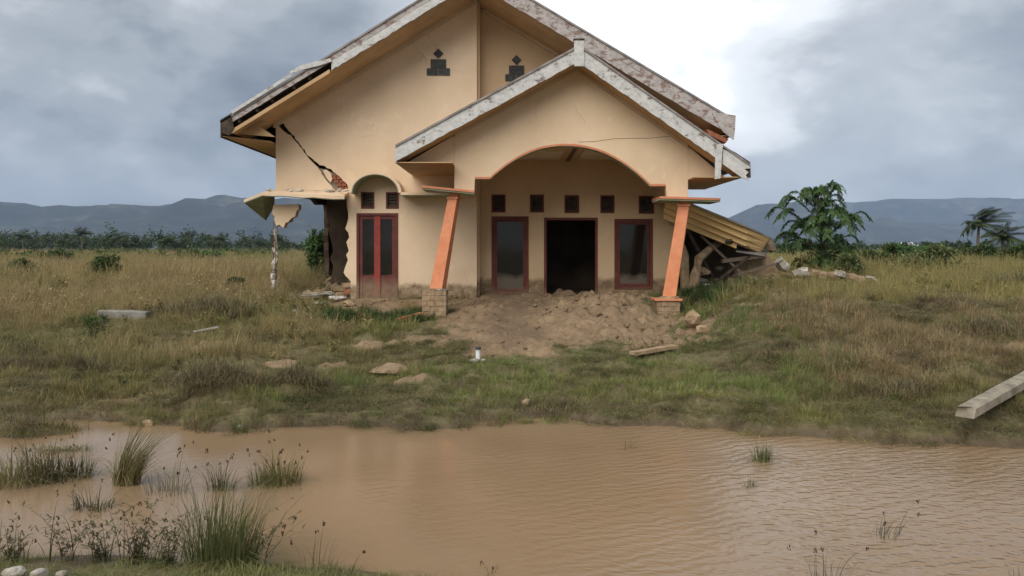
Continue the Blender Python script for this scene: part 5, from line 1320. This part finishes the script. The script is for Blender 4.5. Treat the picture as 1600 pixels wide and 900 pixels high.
def leafy_tree():
    Y = 27.; X = (1283 - 800) * Y / F; z = H(X, Y); r = random.Random(21)
    o = empty('leafy_tree', (X, Y, z), 'young green tree with drooping feathery branches beside the rubble', 'tree')
    top = CZ + (HY - 300) * Y / F - z
    tr = MB(); tpts = [(X, Y, z - .2), (X + .02, Y, z + top * .3), (X - .03, Y, z + top * .6), (X - .10, Y, z + top * .97)]
    tr.tube(tpts, [.075, .055, .035, .01], 7); L = Leafy(); br = MB()
    def trunk_at(t):
        t = t * 3; i = min(int(t), 2); return Vector(tpts[i]).lerp(Vector(tpts[i + 1]), t - i)
    nb = 33
    for k in range(nb):
        t = .10 + .88 * (k / nb) ** .9; b = trunk_at(t); az = k * 2.4 + r.uniform(-.4, .4)
        ln = np.interp(t, [.1, .3, .55, .8, 1.], [1.3, 1.75, 1.75, 1.2, .75]) * r.uniform(.6, 1.15)
        el = np.interp(t, [.1, .5, 1.], [.42, .72, 1.05]) + r.uniform(-.2, .2)
        pts = []
        for j in range(9):
            s = j / 8; dr = math.cos(az), math.sin(az)
            h_ = ln * (math.sin(el) * (s * 1.25 - .25 * s * s) - 2.9 * max(0, s - .68) ** 2)
            pts.append(b + Vector((dr[0] * ln * s * math.cos(el), dr[1] * ln * s * math.cos(el), h_)))
        twigs = [pts]
        for sg_ in (-1, 1):
            i0 = r.choice((3, 4, 5)); az2 = az + sg_ * r.uniform(.45, .9); l2 = ln * r.uniform(.35, .6); q0 = pts[i0]
            twigs.append([q0 + Vector((math.cos(az2) * l2 * s, math.sin(az2) * l2 * s, l2 * (.55 * s - 1.0 * max(0, s - .45) ** 2 * 2))) for s in [j / 8 for j in range(9)]])
        for pts in twigs:
            ln = sum((pts[j + 1] - pts[j]).length for j in range(8))
            br.tube(pts, [.012 * (1 - s / 8.5) * ln + .003 for s in range(9)], 4, False)
            m = int(26 * ln) + 4; cv = r.uniform(-.2, .25)
            for q in range(m):
                s = (.30 + .70 * ((q + r.random()) / m) ** .8) * 7.99; i = int(s); p = pts[i].lerp(pts[i + 1], s - i); dv = (pts[i + 1] - pts[i]).normalized()
                sd = dv.cross(Vector((0, 0, 1))).normalized() * r.choice((-1, 1)); ll = r.uniform(.12, .22)
                # a pinnate leaf: rachis that arcs out and hangs
                for w in range(8):
                    tt = (w + 1) / 8; c = p + (sd * .75 + dv * .55) * ll * tt + Vector((0, 0, .35 * tt - .55 * tt * tt)) * ll * 1.3
                    for sg in (-1, 1):
                        L.leaf(c, dv * sg * .9 + sd * .35 + Vector((r.uniform(-.6, .6), r.uniform(-.6, .6), r.uniform(-.7, .2))), (0, 0, 1), r.uniform(.05, .08), .034, min(1, max(0, .45 + cv + r.uniform(-.25, .3))))
    tr.build('trunk', 'bark', o); br.build('branches', 'bark', o)
    # dense low leaves at the foot of the crown
    blob(L, (X, Y, z + .8), 1.3, .9, .62, 1700, .10, .04, r, 16)
    blob(L, (X, Y, z + 1.4), .8, .6, .5, 800, .09, .04, r, 12)
    L.obj('crown', 'leaf_tree', o)
leafy_tree()

def palm(label, x, Y, ytop, crown_px, seed, wind=.5, zb=None, nfr=26, trunk_lean=0., name='palm_tree', group='palm trees'):
    r = random.Random(seed); X = (x - 800) * Y / F; zt = CZ + (HY - ytop) * Y / F; z = H(X, Y); fl = crown_px * Y / F * .62
    o = empty(name, (X, Y, z), label, 'palm tree', group)
    tb = MB(); tp = Vector((X + trunk_lean, Y, zt - fl * .45)); tb.tube([(X, Y, z - .3), (X + trunk_lean * .3, Y, lerp(z, tp.z, .5)), tp], [.22, .16, .13], 8); tb.build('trunk', 'bark', o)
    L = Leafy()
    for k in range(nfr):
        az = k * 2.4 + r.uniform(-.3, .3); el = r.uniform(-.3, 1.57); ln = fl * r.uniform(.8, 1.1); prev = tp
        for j in range(1, 15):
            s = j / 14; p = tp + Vector((math.cos(az) * math.cos(el), math.sin(az) * math.cos(el), math.sin(el))) * ln * s + Vector((wind * s * s * ln * .6, 0, -.38 * s * s * ln))
            d = (p - prev).normalized(); sd = d.cross(Vector((0, 0, 1)))
            sd = sd.normalized() if sd.length > .05 else Vector((0, 1, 0))
            ll = ln * .30 * (1 - .65 * abs(s - .45)); v = r.uniform(.2, .8)
            for sg in (-1, 1): L.leaf(p, sd * sg * .8 + d * .6 + Vector((wind * .4, 0, -.55)), (0, 0, 1), ll * 1.15, ll * .22, v)
            L.leaf(prev, d, (0, 0, 1), (p - prev).length * 1.1, ln * .03, .3)
            prev = p
    L.obj('crown', 'leaf_palm', o); return o
palm('wind blown coconut palm with fronds streaming to the right', 1527, 92, 331, 66, 1, .75, trunk_lean=.2, nfr=38)
palm('lower coconut palm beside the wind blown one', 1567, 84, 352, 62, 2, .25, nfr=34)
palm('far palm with round dark head above the left treeline', 128, 260, 358, 30, 3, .1, group='far palms')
palm('pale stemmed far palm in the left treeline', 255, 200, 368, 40, 4, .1, group='far palms', nfr=22)
palm('small far palm right of the round far tree', 405, 190, 375, 26, 5, .1, group='far palms')
palm('far palm at the left of the treeline', 36, 300, 360, 32, 6, .1, group='far palms')
palm('thin far palm between the left palms', 75, 320, 364, 24, 7, .1, group='far palms')
palm('far palm behind the round dark tree', 345, 300, 366, 28, 9, .1, group='far palms')
palm('tall far palm between pale stemmed palm and round tree', 300, 310, 362, 26, 10, .1, group='far palms')
palm('far palm beside the dense middle wood', 190, 320, 364, 28, 8, .1, group='far palms')

def far_tree(label, x, Y, ytop, wpx, seed):
    r = random.Random(seed); X = (x - 800) * Y / F; z = H(X, Y); zt = CZ + (HY - ytop) * Y / F; w = wpx * Y / F / 2
    o = empty('far_tree', (X, Y, z), label, 'tree', 'trees of the far treeline')
    tb = MB(); tb.tube([(X, Y, z - .3), (X + .2, Y, z + (zt - z) * .6)], [.3, .15], 7); tb.build('trunk', 'bark', o)
    L = Leafy(); blob(L, (X, Y, lerp(z, zt, .58)), w, w, (zt - z) * .45, 900, .9, .5, r, 14); L.obj('crown', 'leaf_far', o)
far_tree('round dark tree rising from the left treeline', 337, 330, 368, 30, 1)
far_tree('dark spreading tree at the treeline start', 22, 330, 372, 60, 2)
far_tree('broad dark tree in the middle of the left treeline', 170, 340, 371, 46, 3)
far_tree('low dark tree behind the pale stemmed palm', 278, 350, 374, 30, 4)
far_tree('dark tree in the right treeline left of the palms', 1452, 230, 379, 30, 5)
far_tree('second dark tree in the right treeline', 1400, 260, 381, 36, 6)
# the rest of the wood reads as one mass
L = Leafy(); r = random.Random(99)
for k in range(380):
    Y = r.uniform(330, 620)
    x = r.choice((r.uniform(-60, 560), r.uniform(-60, 560), r.uniform(1040, 1660))); X = (x - 800) * Y / F; z = H(X, Y)
    hp_ = (r.uniform(15, 46) if x < 450 else r.uniform(8, 17)) * r.uniform(.6, 1.) ; h = hp_ * Y / F + 1.1
    w = r.uniform(2., 6.)
    blob(L, (X, Y, z + h * .5), w, w * .6, h * .52, 120, 1.5, .85, r, 7)
tag(L.obj('treeline', 'leaf_far'), 'dark wood along the horizon behind the field', 'wood', kind='stuff')
L = Leafy()
for k in range(420):
    Y = r.uniform(90, 330); x = r.uniform(-40, 1640); X = (x - 800) * Y / F
    if 480 < x < 1040: continue
    z = H(X, Y); w = r.uniform(.6, 2.2)
    blob(L, (X, Y, z + w * .35), w, w * .7, w * .5, 60, .5, .3, r, 6)
tag(L.obj('undergrowth', 'leaf_bush'), 'low green scrub dotted over the far field', 'scrub', kind='stuff')
# a far white roof under the right hills
X, Y, Z = P(1422, 380, 700)
fb = empty('far_building', (X, Y, .9), 'tiny white roofed building under the right hills', 'building')
MB().box(X - 7, X + 7, Y, Y + 10, .5, 5.5).build('wall', 'inner_wall', fb)
mb = MB(); mb.prism([[(X - 8, 5.4), (X + 8, 5.4), (X + 1, 8.4), (X - 2, 8.4)]], Y - 1, Y + 11); mb.build('roof', 'plastic_white', fb)

# ------------------------------------------------------------------ the air
def haze():
    m = bpy.data.materials.new('haze'); m.use_nodes = True; N = m.node_tree.nodes; N.clear()
    v = N.new('ShaderNodeVolumePrincipled'); v.inputs['Color'].default_value = (.48, .63, .91, 1); v.inputs['Density'].default_value = HAZE
    v.inputs['Anisotropy'].default_value = 0.
    o_ = N.new('ShaderNodeOutputMaterial'); m.node_tree.links.new(v.outputs[0], o_.inputs['Volume']); MAT['haze'] = m
    o = MB().box(-14500, 14500, -3300, 11200, -3, 900).build('haze', 'haze'); tag(o, 'thin bluish haze over the plain', 'haze', kind='stuff')
HAZE = 8.0e-5
haze()
